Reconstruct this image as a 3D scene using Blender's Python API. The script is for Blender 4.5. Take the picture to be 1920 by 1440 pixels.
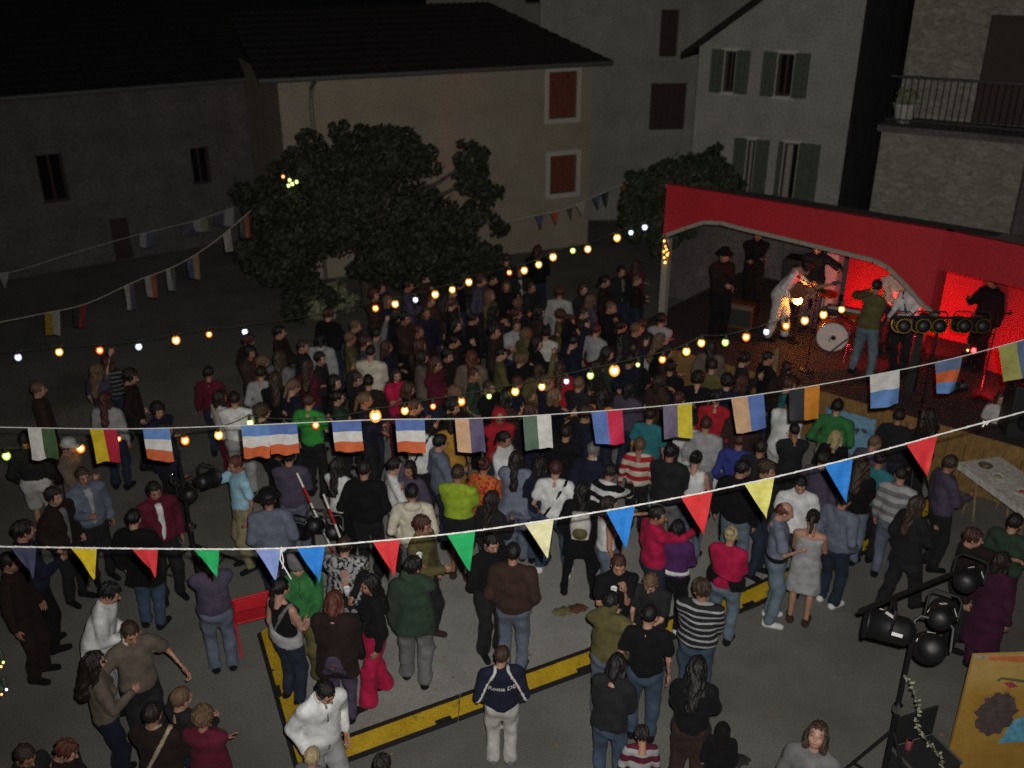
import bpy, bmesh, math, random
import numpy as np
from mathutils import Vector, Matrix
from mathutils.bvhtree import BVHTree

for o in list(bpy.data.objects): bpy.data.objects.remove(o)
scene = bpy.context.scene
COL = scene.collection
rnd = random.Random(7)
PI = math.pi
R = math.radians

# ------------------------------------------------------------------ camera
FPX, TILT, CAM_H = 1800.0, R(24.5), 7.8          # focal length in photo pixels, pitch, eye height
cam_data = bpy.data.cameras.new('camera'); cam = bpy.data.objects.new('camera', cam_data); COL.objects.link(cam)
cam_data.sensor_fit = 'HORIZONTAL'; cam_data.sensor_width = 36.0
cam_data.lens = 36.0 * FPX / 1920.0
cam_data.clip_start = 0.05; cam_data.clip_end = 600
cam.location = (0, 0, CAM_H); cam.rotation_euler = (PI / 2 - TILT, 0, 0)
scene.camera = cam
cam_data.dof.use_dof = True; cam_data.dof.focus_distance = 8.0; cam_data.dof.aperture_fstop = 1.2   # a soft compact-camera lens

# ------------------------------------------------------------------ night sky, moonlight, camera flash, exposure
world = bpy.data.worlds.new('World'); scene.world = world; world.use_nodes = True
wn = world.node_tree.nodes; wl = world.node_tree.links
for n in list(wn): wn.remove(n)
sky = wn.new('ShaderNodeTexSky'); sky.sky_type = 'NISHITA'; sky.sun_disc = False
sky.sun_elevation = R(32); sky.sun_rotation = R(200)
bg = wn.new('ShaderNodeBackground'); bg.inputs['Strength'].default_value = 0.0016
wo = wn.new('ShaderNodeOutputWorld')
wl.new(sky.outputs[0], bg.inputs[0]); wl.new(bg.outputs[0], wo.inputs[0])
sun_d = bpy.data.lights.new('moonlight', 'SUN'); sun_d.energy = 0.012; sun_d.angle = R(12); sun_d.color = (1.0, 0.95, 0.88)
sun = bpy.data.objects.new('moonlight', sun_d); COL.objects.link(sun)
sun.rotation_euler = (R(58), 0, R(-20))
# the photograph is lit by the flash of the camera that took it: a small lamp just above the lens
fl_d = bpy.data.lights.new('camera_flash', 'SPOT'); fl_d.energy = 3300; fl_d.shadow_soft_size = 0.03
fl_d.spot_size = R(112); fl_d.spot_blend = 1.0; fl_d.color = (1.0, 0.985, 0.95)
fl = bpy.data.objects.new('camera_flash', fl_d); COL.objects.link(fl)
fl.location = (0.10, 0.06, CAM_H + 0.12); fl.rotation_euler = (PI / 2 - R(19), 0, R(-5))
vs = scene.view_settings
vs.view_transform = 'Standard'; vs.look = 'None'; vs.exposure = 0.0; vs.gamma = 1.0; vs.use_curve_mapping = False
scene.cycles.max_bounces = 5; scene.cycles.diffuse_bounces = 2; scene.cycles.transparent_max_bounces = 8
scene.cycles.sample_clamp_indirect = 2.0
scene.cycles.use_denoising = False               # keep the grain of a dark exposure

# ------------------------------------------------------------------ measuring: a photo pixel to a place in the square
ct, st = math.cos(TILT), math.sin(TILT)
def ray(x, y):
    u, v = (x - 960) / FPX, (y - 720) / FPX
    return Vector((u, ct - v * st, -st - v * ct))
def atz(x, y, z=0.0):
    r = ray(x, y); t = (z - CAM_H) / r.z
    return Vector((r.x * t, r.y * t, z))
def aty(x, y, Y):
    r = ray(x, y); t = Y / r.y
    return Vector((r.x * t, Y, CAM_H + r.z * t))

# ------------------------------------------------------------------ materials
def newmat(name):
    m = bpy.data.materials.new(name); m.use_nodes = True
    nt = m.node_tree
    return m, nt, nt.nodes['Principled BSDF']
def ramp(nt, pts):
    r = nt.nodes.new('ShaderNodeValToRGB')
    e = r.color_ramp.elements
    while len(e) < len(pts): e.new(0.5)
    for k, (p, c) in enumerate(pts): e[k].position = p; e[k].color = (*c, 1)
    return r
def coords(nt, kind='Object', scale=(1, 1, 1)):
    t = nt.nodes.new('ShaderNodeTexCoord'); mp = nt.nodes.new('ShaderNodeMapping')
    mp.inputs['Scale'].default_value = scale
    nt.links.new(t.outputs[kind], mp.inputs[0]); return mp.outputs[0]
def noise(nt, vec, scale, detail=4, rough=0.6):
    n = nt.nodes.new('ShaderNodeTexNoise'); n.inputs['Scale'].default_value = scale
    n.inputs['Detail'].default_value = detail; n.inputs['Roughness'].default_value = rough
    nt.links.new(vec, n.inputs['Vector']); return n.outputs['Fac']
def bump(nt, b, fac, strength, dist):
    n = nt.nodes.new('ShaderNodeBump'); n.inputs['Strength'].default_value = strength; n.inputs['Distance'].default_value = dist
    nt.links.new(fac, n.inputs['Height']); nt.links.new(n.outputs[0], b.inputs['Normal'])
def mixc(nt, fac, a, b, mode='MIX'):
    m = nt.nodes.new('ShaderNodeMix'); m.data_type = 'RGBA'; m.blend_type = mode
    for sock, v in ((m.inputs[0], fac), (m.inputs[6], a), (m.inputs[7], b)):
        if hasattr(v, 'links') or hasattr(v, 'is_linked'): nt.links.new(v, sock)
        elif isinstance(v, (int, float)): sock.default_value = v
        else: sock.default_value = (*v, 1)
    return m.outputs[2]
def surf(name, pts, scale=3.0, rough=0.9, bstr=0.3, bdist=0.01, fine=40.0, kind='Object', stretch=(1, 1, 1), patches=None):
    """mottled surface: colour ramp over noise, fine grain, optional second patch colour"""
    m, nt, b = newmat(name)
    v = coords(nt, kind, stretch)
    n1 = noise(nt, v, scale, 6, 0.65); n2 = noise(nt, v, fine, 3, 0.6)
    rp = ramp(nt, pts); nt.links.new(n1, rp.inputs[0])
    g = ramp(nt, [(0.25, (0.60,) * 3), (0.75, (1.34,) * 3)]); nt.links.new(n2, g.inputs[0])
    col = mixc(nt, 1.0, rp.outputs[0], g.outputs[0], 'MULTIPLY')
    if patches:
        pc, ps, lo, hi = patches
        n3 = noise(nt, v, ps, 3, 0.5)
        pr = ramp(nt, [(lo, (0, 0, 0)), (hi, (1, 1, 1))]); nt.links.new(n3, pr.inputs[0])
        col = mixc(nt, pr.outputs[0], col, pc)
    nt.links.new(col, b.inputs['Base Color']); b.inputs['Roughness'].default_value = rough
    bump(nt, b, n2, bstr, bdist)
    return m
def plain(name, col, rough=0.6, metal=0.0, spec=0.5, grain=0.12, fine=25.0):
    m, nt, b = newmat(name)
    v = coords(nt); n = noise(nt, v, fine, 3)
    g = ramp(nt, [(0.3, tuple(c * (1 - grain) for c in col)), (0.7, tuple(min(1, c * (1 + grain)) for c in col))])
    nt.links.new(n, g.inputs[0]); nt.links.new(g.outputs[0], b.inputs['Base Color'])
    b.inputs['Roughness'].default_value = rough; b.inputs['Metallic'].default_value = metal
    b.inputs['Specular IOR Level'].default_value = spec
    return m
def glow(name, col, strength):
    m = bpy.data.materials.new(name); m.use_nodes = True; nt = m.node_tree
    for n in list(nt.nodes): nt.nodes.remove(n)
    e = nt.nodes.new('ShaderNodeEmission'); e.inputs[0].default_value = (*col, 1); e.inputs[1].default_value = strength
    o = nt.nodes.new('ShaderNodeOutputMaterial'); nt.links.new(e.outputs[0], o.inputs[0])
    return m
def tinted_glow(name, col, strength, clear=0.45):
    m = glow(name, col, strength); nt = m.node_tree
    e = [n for n in nt.nodes if n.type == 'EMISSION'][0]; o = [n for n in nt.nodes if n.type == 'OUTPUT_MATERIAL'][0]
    t = nt.nodes.new('ShaderNodeBsdfTransparent'); mx = nt.nodes.new('ShaderNodeMixShader'); mx.inputs[0].default_value = 1 - clear
    nt.links.new(t.outputs[0], mx.inputs[1]); nt.links.new(e.outputs[0], mx.inputs[2]); nt.links.new(mx.outputs[0], o.inputs[0])
    return m

M = {}
M['asphalt'] = surf('asphalt', [(0.3, (0.128, 0.123, 0.106)), (0.7, (0.200, 0.194, 0.168))], 0.7, 0.92, 0.5, 0.012, 55, patches=((0.085, 0.080, 0.068), 0.5, 0.5, 0.78))
M['concrete'] = surf('floor_concrete', [(0.3, (0.25, 0.240, 0.212)), (0.7, (0.355, 0.343, 0.308))], 0.9, 0.85, 0.3, 0.006, 70, patches=((0.19, 0.18, 0.155), 0.9, 0.52, 0.78))
M['yellow_paint'] = surf('yellow_paint', [(0.3, (0.42, 0.26, 0.012)), (0.7, (0.60, 0.39, 0.02))], 5, 0.5, 0.2, 0.004, 60, patches=((0.10, 0.075, 0.03), 6, 0.62, 0.7))
M['rubber'] = plain('black_rubber', (0.012, 0.011, 0.011), 0.7)
M['tan_plaster'] = surf('tan_plaster', [(0.3, (0.31, 0.255, 0.185)), (0.7, (0.43, 0.36, 0.27))], 1.1, 0.95, 0.5, 0.02, 26, patches=((0.34, 0.30, 0.235), 0.8, 0.55, 0.7))
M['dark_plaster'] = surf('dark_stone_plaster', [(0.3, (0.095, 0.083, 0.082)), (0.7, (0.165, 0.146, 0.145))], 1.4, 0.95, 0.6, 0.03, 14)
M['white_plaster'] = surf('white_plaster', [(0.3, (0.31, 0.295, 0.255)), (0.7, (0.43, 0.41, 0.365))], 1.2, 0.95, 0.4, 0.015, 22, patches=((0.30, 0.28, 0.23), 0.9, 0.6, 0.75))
M['grey_plaster'] = surf('grey_plaster', [(0.3, (0.27, 0.26, 0.225)), (0.7, (0.40, 0.385, 0.34))], 1.0, 0.95, 0.4, 0.015, 20)
M['trim'] = plain('pale_window_surround', (0.55, 0.52, 0.45), 0.9)
M['shutter_red'] = plain('red_brown_shutter', (0.19, 0.052, 0.026), 0.7, grain=0.2, fine=9)
M['shutter_green'] = plain('green_shutter', (0.075, 0.10, 0.062), 0.7, grain=0.2, fine=9)
M['shutter_dark'] = plain('dark_brown_shutter', (0.05, 0.025, 0.022), 0.7, grain=0.2)
M['dark_pane'] = plain('dark_window_pane', (0.012, 0.012, 0.014), 0.12)
M['curtain'] = plain('pale_curtain', (0.35, 0.31, 0.28), 0.9)
M['roof_tile'] = surf('old_roof_tile', [(0.3, (0.014, 0.010, 0.010)), (0.7, (0.030, 0.021, 0.019))], 5, 0.9, 0.4, 0.01, 30)
M['gutter'] = plain('zinc_gutter', (0.16, 0.16, 0.15), 0.5, 0.4)
M['red_fascia'] = surf('red_painted_board', [(0.3, (0.40, 0.010, 0.018)), (0.7, (0.52, 0.015, 0.024))], 1.2, 0.65, 0.15, 0.004, 40)
M['arch_trim'] = plain('grey_beam', (0.30, 0.27, 0.22), 0.85)
M['stage_wood'] = surf('stage_boards', [(0.3, (0.20, 0.105, 0.03)), (0.7, (0.31, 0.17, 0.05))], 2, 0.7, 0.3, 0.004, 30, stretch=(1, 1, 0.3))
M['stage_deck'] = plain('dark_stage_deck', (0.045, 0.035, 0.035), 0.75)
M['ceiling'] = plain('canopy_underside', (0.20, 0.17, 0.15), 0.9)
M['back_wall'] = surf('stage_back_wall', [(0.3, (0.50, 0.42, 0.38)), (0.7, (0.62, 0.53, 0.48))], 1.5, 0.9, 0.3, 0.01, 25)
M['black_metal'] = plain('black_metal', (0.010, 0.009, 0.010), 0.5, 0.0, 0.5)
M['chrome'] = plain('chrome', (0.75, 0.75, 0.75), 0.18, 1.0, grain=0.03)
M['gold'] = plain('gold_rim', (0.85, 0.55, 0.10), 0.3, 1.0, grain=0.1)
M['white_tape'] = plain('white_tape', (0.75, 0.73, 0.68), 0.6)
M['red_paint'] = plain('red_enamel', (0.55, 0.018, 0.03), 0.4)
M['cord'] = plain('pale_cord', (0.62, 0.60, 0.55), 0.85, grain=0.3, fine=90)
M['wire'] = plain('green_wire', (0.04, 0.055, 0.03), 0.6)
M['table_white'] = surf('white_paper_cover', [(0.3, (0.55, 0.53, 0.47)), (0.7, (0.70, 0.68, 0.61))], 3, 0.8, 0.3, 0.005, 18)
M['wood'] = surf('raw_wood', [(0.3, (0.20, 0.12, 0.055)), (0.7, (0.33, 0.21, 0.10))], 4, 0.75, 0.3, 0.004, 40, stretch=(1, 1, 0.2))
M['bark'] = surf('bark', [(0.3, (0.05, 0.04, 0.03)), (0.7, (0.12, 0.10, 0.075))], 9, 0.95, 0.8, 0.03, 30, stretch=(1, 1, 0.3))
M['drum_white'] = plain('drum_head', (0.62, 0.60, 0.55), 0.6)
M['guitar_red'] = plain('guitar_body', (0.16, 0.05, 0.02), 0.3)
M['case'] = plain('flight_case', (0.022, 0.024, 0.024), 0.55)
M['bottle_green'] = plain('bottle_glass', (0.02, 0.05, 0.02), 0.12)
M['can_pink'] = plain('drinks_can', (0.50, 0.12, 0.13), 0.3, 0.4)
M['blue_poster'] = surf('blue_poster', [(0.42, (0.13, 0.29, 0.42)), (0.5, (0.19, 0.38, 0.52))], 3, 0.7, 0.05, 0.001, 30, patches=((0.07, 0.06, 0.07), 4.5, 0.60, 0.64))
def leafmat(name, a, b_):
    m, nt, b = newmat(name)
    oi = nt.nodes.new('ShaderNodeNewGeometry'); rp = ramp(nt, [(0.0, a), (1.0, b_)])
    nt.links.new(oi.outputs['Random Per Island'], rp.inputs[0]); nt.links.new(rp.outputs[0], b.inputs['Base Color'])
    b.inputs['Roughness'].default_value = 0.65
    return m
M['leaf'] = leafmat('tree_leaf', (0.010, 0.013, 0.008), (0.042, 0.047, 0.026))
M['leaf_dark'] = leafmat('dark_leaf', (0.018, 0.026, 0.012), (0.048, 0.062, 0.028))
M['leaf_pale'] = leafmat('pale_leaf', (0.16, 0.17, 0.09), (0.34, 0.34, 0.22))
def stonewall():
    m, nt, b = newmat('rubble_stone_wall')
    v = coords(nt, 'Object', (1.0, 1.0, 1.9))
    vo = nt.nodes.new('ShaderNodeTexVoronoi'); vo.inputs['Scale'].default_value = 4.6; vo.inputs['Randomness'].default_value = 1.0
    nt.links.new(v, vo.inputs['Vector'])
    ve = nt.nodes.new('ShaderNodeTexVoronoi'); ve.feature = 'DISTANCE_TO_EDGE'; ve.inputs['Scale'].default_value = 4.6
    nt.links.new(v, ve.inputs['Vector'])
    sep = nt.nodes.new('ShaderNodeSeparateColor'); nt.links.new(vo.outputs['Color'], sep.inputs[0])
    rp = ramp(nt, [(0.0, (0.26, 0.24, 0.19)), (0.5, (0.31, 0.285, 0.23)), (1.0, (0.365, 0.34, 0.28))]); nt.links.new(sep.outputs[0], rp.inputs[0])
    jo = ramp(nt, [(0.0, (0.17, 0.16, 0.13)), (0.06, (1, 1, 1))]); nt.links.new(ve.outputs['Distance'], jo.inputs[0])
    n2 = noise(nt, v, 9, 5)
    g = ramp(nt, [(0.3, (0.7,) * 3), (0.7, (1.2,) * 3)]); nt.links.new(n2, g.inputs[0])
    c1 = mixc(nt, 1.0, rp.outputs[0], g.outputs[0], 'MULTIPLY')
    n3 = noise(nt, v, 1.2, 3); st_ = ramp(nt, [(0.4, (0, 0, 0)), (0.6, (1, 1, 1))]); nt.links.new(n3, st_.inputs[0])
    c2 = mixc(nt, 0.72, jo.outputs[0], (1, 1, 1))
    col = mixc(nt, 1.0, c1, c2, 'MULTIPLY')
    nt.links.new(col, b.inputs['Base Color']); b.inputs['Roughness'].default_value = 0.95
    bump(nt, b, n2, 0.5, 0.03)
    return m
M['stone'] = stonewall()
def painted_panel():
    m, nt, b = newmat('painted_scenery_board')
    v = coords(nt, 'Object')
    n1 = noise(nt, v, 4, 6, 0.7)
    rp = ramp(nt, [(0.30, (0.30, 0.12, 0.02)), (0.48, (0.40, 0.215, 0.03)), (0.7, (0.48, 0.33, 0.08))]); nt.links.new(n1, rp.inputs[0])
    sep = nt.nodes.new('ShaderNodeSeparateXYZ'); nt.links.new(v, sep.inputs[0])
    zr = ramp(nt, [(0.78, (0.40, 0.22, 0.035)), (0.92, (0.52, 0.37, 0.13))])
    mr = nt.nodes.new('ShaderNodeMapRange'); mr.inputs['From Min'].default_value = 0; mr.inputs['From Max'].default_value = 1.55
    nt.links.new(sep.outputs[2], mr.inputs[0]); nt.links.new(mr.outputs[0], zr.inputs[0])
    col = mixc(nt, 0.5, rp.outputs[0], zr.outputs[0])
    nt.links.new(col, b.inputs['Base Color']); b.inputs['Roughness'].default_value = 0.75
    bump(nt, b, n1, 0.2, 0.004)
    return m
M['panel'] = painted_panel()

def cloth_material(name, mode):
    """cloth coloured by the object's own colour; mode adds stripes or a pattern in a second colour"""
    m, nt, b = newmat(name)
    oi = nt.nodes.new('ShaderNodeObjectInfo'); v = coords(nt)
    n1 = noise(nt, v, 9, 4); n2 = noise(nt, v, 160, 2)
    g = ramp(nt, [(0.3, (0.68,) * 3), (0.7, (1.22,) * 3)]); nt.links.new(n1, g.inputs[0])
    base = oi.outputs['Color']
    if mode != 'plain':
        at = nt.nodes.new('ShaderNodeAttribute'); at.attribute_type = 'OBJECT'; at.attribute_name = 'second_colour'
        if mode in ('stripe', 'band'):
            sep = nt.nodes.new('ShaderNodeSeparateXYZ'); nt.links.new(v, sep.inputs[0])
            n3 = noise(nt, v, 5, 2)
            ad = nt.nodes.new('ShaderNodeMath'); ad.operation = 'MULTIPLY_ADD'; nt.links.new(n3, ad.inputs[0]); ad.inputs[1].default_value = 0.03; nt.links.new(sep.outputs[2], ad.inputs[2])
            mu = nt.nodes.new('ShaderNodeMath'); mu.operation = 'MULTIPLY'; mu.inputs[1].default_value = 2 * PI / (0.075 if mode == 'stripe' else 0.15); nt.links.new(ad.outputs[0], mu.inputs[0])
            si = nt.nodes.new('ShaderNodeMath'); si.operation = 'SINE'; nt.links.new(mu.outputs[0], si.inputs[0])
            rp = ramp(nt, [(0.72 if mode == 'stripe' else 0.50, (0, 0, 0)), (0.80 if mode == 'stripe' else 0.56, (1, 1, 1))])
            ma = nt.nodes.new('ShaderNodeMapRange'); ma.inputs['From Min'].default_value = -1; nt.links.new(si.outputs[0], ma.inputs[0]); nt.links.new(ma.outputs[0], rp.inputs[0])
            f = rp.outputs[0]
        else:
            n3 = noise(nt, v, 24, 3, 0.5); rp = ramp(nt, [(0.48, (0, 0, 0)), (0.56, (1, 1, 1))]); nt.links.new(n3, rp.inputs[0]); f = rp.outputs[0]
        base = mixc(nt, f, base, at.outputs['Color'])
    col = mixc(nt, 1.0, base, g.outputs[0], 'MULTIPLY')
    nt.links.new(col, b.inputs['Base Color']); b.inputs['Roughness'].default_value = 0.9
    b.inputs['Specular IOR Level'].default_value = 0.2
    b.inputs['Sheen Weight'].default_value = 0.02
    bump(nt, b, n2, 0.35, 0.003)
    return m
for k in ('plain', 'stripe', 'band', 'pattern'): M['cloth_' + k] = cloth_material('cloth_' + k, k)
def skinmat():
    m, nt, b = newmat('skin')
    oi = nt.nodes.new('ShaderNodeObjectInfo'); at = nt.nodes.new('ShaderNodeAttribute'); at.attribute_name = 'tint'
    v = coords(nt); n = noise(nt, v, 30, 3); g = ramp(nt, [(0.3, (0.88,) * 3), (0.7, (1.1,) * 3)]); nt.links.new(n, g.inputs[0])
    c1 = mixc(nt, 1.0, oi.outputs['Color'], at.outputs['Color'], 'MULTIPLY')
    nt.links.new(mixc(nt, 1.0, c1, g.outputs[0], 'MULTIPLY'), b.inputs['Base Color'])
    b.inputs['Roughness'].default_value = 0.5
    return m
M['skin'] = skinmat()
def hairmat():
    m, nt, b = newmat('hair')
    oi = nt.nodes.new('ShaderNodeObjectInfo'); v = coords(nt, 'Object', (1, 1, 0.18)); n = noise(nt, v, 130, 3)
    g = ramp(nt, [(0.3, (0.6,) * 3), (0.7, (1.45,) * 3)]); nt.links.new(n, g.inputs[0])
    nt.links.new(mixc(nt, 1.0, oi.outputs['Color'], g.outputs[0], 'MULTIPLY'), b.inputs['Base Color'])
    b.inputs['Roughness'].default_value = 0.5; bump(nt, b, n, 0.8, 0.01)
    return m
M['hair'] = hairmat()
def flagmat():
    m, nt, b = newmat('flag_cloth')
    at = nt.nodes.new('ShaderNodeAttribute'); at.attribute_name = 'Col'
    v = coords(nt); n = noise(nt, v, 14, 4); g = ramp(nt, [(0.3, (0.8,) * 3), (0.7, (1.12,) * 3)]); nt.links.new(n, g.inputs[0])
    nt.links.new(mixc(nt, 1.0, at.outputs['Color'], g.outputs[0], 'MULTIPLY'), b.inputs['Base Color'])
    b.inputs['Roughness'].default_value = 0.6; bump(nt, b, n, 0.4, 0.01)
    tr = nt.nodes.new('ShaderNodeBsdfTranslucent'); nt.links.new(at.outputs['Color'], tr.inputs[0])
    mx = nt.nodes.new('ShaderNodeMixShader'); mx.inputs[0].default_value = 0.15
    o = nt.nodes['Material Output']; nt.links.new(b.outputs[0], mx.inputs[1]); nt.links.new(tr.outputs[0], mx.inputs[2]); nt.links.new(mx.outputs[0], o.inputs[0])
    return m
M['flag'] = flagmat()

# ------------------------------------------------------------------ mesh helpers
class MB:
    """collects shapes into one mesh"""
    def __init__(s): s.v = []; s.f = []; s.m = []; s.cur = 0
    def add(s, verts, faces):
        k = len(s.v); s.v += [tuple(p) for p in verts]
        for f in faces: s.f.append(tuple(i + k for i in f)); s.m.append(s.cur)
        return s
    def box(s, x0, x1, y0, y1, z0, z1, mat=None):
        vs_ = [(x, y, z) for x in (x0, x1) for y in (y0, y1) for z in (z0, z1)]
        if mat is not None: vs_ = [mat @ Vector(p) for p in vs_]
        return s.add(vs_, [(0, 1, 3, 2), (4, 6, 7, 5), (0, 4, 5, 1), (2, 3, 7, 6), (0, 2, 6, 4), (1, 5, 7, 3)])
    def tube(s, pts, rad, seg=8, cap=True):
        pts = [Vector(p) for p in pts]; n = len(pts)
        rads = rad if isinstance(rad, (list, tuple)) else [rad] * n
        rings = []; prev = None
        for i, p in enumerate(pts):
            d = (pts[min(i + 1, n - 1)] - pts[max(i - 1, 0)]); d = d.normalized() if d.length > 1e-9 else Vector((0, 0, 1))
            if prev is None:
                a = d.cross(Vector((0, 0, 1)));
                if a.length < 1e-3: a = d.cross(Vector((1, 0, 0)))
                a.normalize()
            else:
                a = prev - d * prev.dot(d)
                if a.length < 1e-6: a = d.orthogonal()
                a.normalize()
            prev = a; b = d.cross(a)
            rings.append([p + (a * math.cos(2 * PI * k / seg) + b * math.sin(2 * PI * k / seg)) * rads[i] for k in range(seg)])
        vs_ = [q for r_ in rings for q in r_]; fs = []
        for i in range(n - 1):
            for k in range(seg):
                k2 = (k + 1) % seg; fs.append((i * seg + k, i * seg + k2, (i + 1) * seg + k2, (i + 1) * seg + k))
        if cap: fs += [tuple(range(seg))[::-1], tuple((n - 1) * seg + k for k in range(seg))]
        return s.add(vs_, fs)
    def lathe(s, prof, seg=16, mat=None):
        """profile of (radius, z) turned about z"""
        vs_ = []; fs = []
        for r_, z in prof:
            for k in range(seg): vs_.append(Vector((r_ * math.cos(2 * PI * k / seg), r_ * math.sin(2 * PI * k / seg), z)))
        for i in range(len(prof) - 1):
            for k in range(seg):
                k2 = (k + 1) % seg; fs.append((i * seg + k, i * seg + k2, (i + 1) * seg + k2, (i + 1) * seg + k))
        fs += [tuple(range(seg))[::-1], tuple((len(prof) - 1) * seg + k for k in range(seg))]
        if mat is not None: vs_ = [mat @ p for p in vs_]
        return s.add(vs_, fs)
    def build(s, name, mat, parent=None, smooth=False, loc=None):
        me = bpy.data.meshes.new(name); me.from_pydata(s.v, [], s.f)
        mats = mat if isinstance(mat, (list, tuple)) else [mat]
        for m_ in mats: me.materials.append(M[m_] if isinstance(m_, str) else m_)
        if len(mats) > 1: me.polygons.foreach_set('material_index', s.m)
        if smooth: me.polygons.foreach_set('use_smooth', [True] * len(me.polygons))
        bm = bmesh.new(); bm.from_mesh(me); bmesh.ops.recalc_face_normals(bm, faces=bm.faces); bm.to_mesh(me); bm.free()
        me.update()
        return link(name, me, parent, loc)
def link(name, data, parent=None, loc=None):
    o = bpy.data.objects.new(name, data); COL.objects.link(o)
    if parent is not None: o.parent = parent
    if loc is not None: o.location = loc
    return o
def empty(name, loc=(0, 0, 0), rz=0.0, label=None, cat=None, group=None):
    o = link(name, None, None, loc); o.rotation_euler = (0, 0, rz); o.empty_display_size = 0.1
    if label: tag(o, label, cat, group)
    return o
def tag(o, label, cat, group=None):
    o['label'] = label; o['category'] = cat
    if group: o['group'] = group
    return o
def struct(o): o['kind'] = 'structure'; return o
def bevel(o, w=0.01, seg=2):
    b = o.modifiers.new('bevel', 'BEVEL'); b.width = w; b.segments = seg; b.limit_method = 'ANGLE'; return o
def aim(d, up=(0, 0, 1)):
    """rotation matrix whose z axis points along d"""
    return Vector(d).to_track_quat('Z', 'Y').to_matrix().to_4x4()
# ================================================================== GROUND AND DANCE FLOOR
g = MB(); N = 60
for i in range(N + 1):
    for j in range(N + 1):
        g.v.append((-150 + 300 * i / N, -60 + 300 * j / N, 0.0))
for i in range(N):
    for j in range(N):
        a = i * (N + 1) + j; g.f.append((a, a + N + 1, a + N + 2, a + 1)); g.m.append(0)
struct(g.build('ground', 'asphalt'))

def xy(v): return Vector((v[0], v[1]))
fc = xy(atz(558, 1466)); fl_far = fc + (xy(atz(490, 1220)) - fc).normalized() * 9.0
front = [fc, xy(atz(1120, 1257)), xy(atz(1420, 1138)), xy(atz(1647, 1028)), xy(atz(1800, 938))]
right_far = front[-1] + (fl_far - fc).normalized() * 3.4
FZ = 0.09; RW = 0.30
dance = empty('dance_floor', (0, 0, 0), 0); struct(dance)
def offset_in(p, q, w):                       # the inner line of the ramp along p to q (floor lies to the left of p->q)
    d = (q - p).normalized(); n = Vector((-d.y, d.x)); return p + n * w, q + n * w
loop = front + [right_far, fl_far]
inner = []
for i, p in enumerate(loop):
    a, c_ = loop[i - 1], loop[(i + 1) % len(loop)]
    d1 = (p - a).normalized(); d2 = (c_ - p).normalized()
    n1 = Vector((-d1.y, d1.x)); n2 = Vector((-d2.y, d2.x)); nb = (n1 + n2).normalized()
    inner.append(p + nb * (RW / max(0.4, nb.dot(n1))))
# slab cut into concrete bays
m = MB()
k = len(inner)
m.add([(p.x, p.y, FZ) for p in inner] + [(p.x, p.y, 0.0) for p in inner], [tuple(range(k))] + [(i, (i + 1) % k, k + (i + 1) % k, k + i) for i in range(k)])
m.build('slab', 'concrete', dance)
def ramp_run(p, q, pi, qi):
    L_ = (q - p).length; n = max(1, round(L_ / 1.5))
    for i in range(n):
        t0, t1 = i / n, (i + 1) / n; gap = 0.006 / L_
        a, b = p.lerp(q, t0 + gap), p.lerp(q, t1 - gap); ai, bi = pi.lerp(qi, t0 + gap), pi.lerp(qi, t1 - gap)
        def strip(u0, u1, z0, z1, w):
            A0, B0, A1, B1 = a.lerp(ai, u0), b.lerp(bi, u0), a.lerp(ai, u1), b.lerp(bi, u1)
            w.add([(A0.x, A0.y, z0), (B0.x, B0.y, z0), (B1.x, B1.y, z1), (A1.x, A1.y, z1), (A0.x, A0.y, 0.004), (B0.x, B0.y, 0.004), (B1.x, B1.y, 0.004), (A1.x, A1.y, 0.004)],
                  [(0, 1, 2, 3), (0, 4, 5, 1), (3, 2, 6, 7), (0, 3, 7, 4), (1, 5, 6, 2)])
        w = MB(); strip(0.17, 0.84, 0.028, FZ - 0.012, w); rp_ = w.build('edge_ramp', 'yellow_paint', dance)
        w = MB(); strip(0.0, 0.165, 0.026, 0.034, w); strip(0.845, 0.995, FZ + 0.004, FZ + 0.006, w)
        mid = a.lerp(b, 0.92); d = (b - a).normalized(); nn = Vector((-d.y, d.x))
        Mx = Matrix(((d.x, nn.x, 0, mid.x), (d.y, nn.y, 0, mid.y), (0, 0, 1, 0), (0, 0, 0, 1)))
        w.box(-0.09, 0.09, 0.035, 0.085, 0.02, 0.055, Mx)
        w.build('rubber_edge', 'rubber', rp_)
for i in range(len(front) - 1): ramp_run(loop[i], loop[i + 1], inner[i], inner[i + 1])
tq = 2.5 / (fl_far - fc).length; ramp_run(fc.lerp(fl_far, tq), fc, inner[0].lerp(inner[-1], tq), inner[0])

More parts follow.
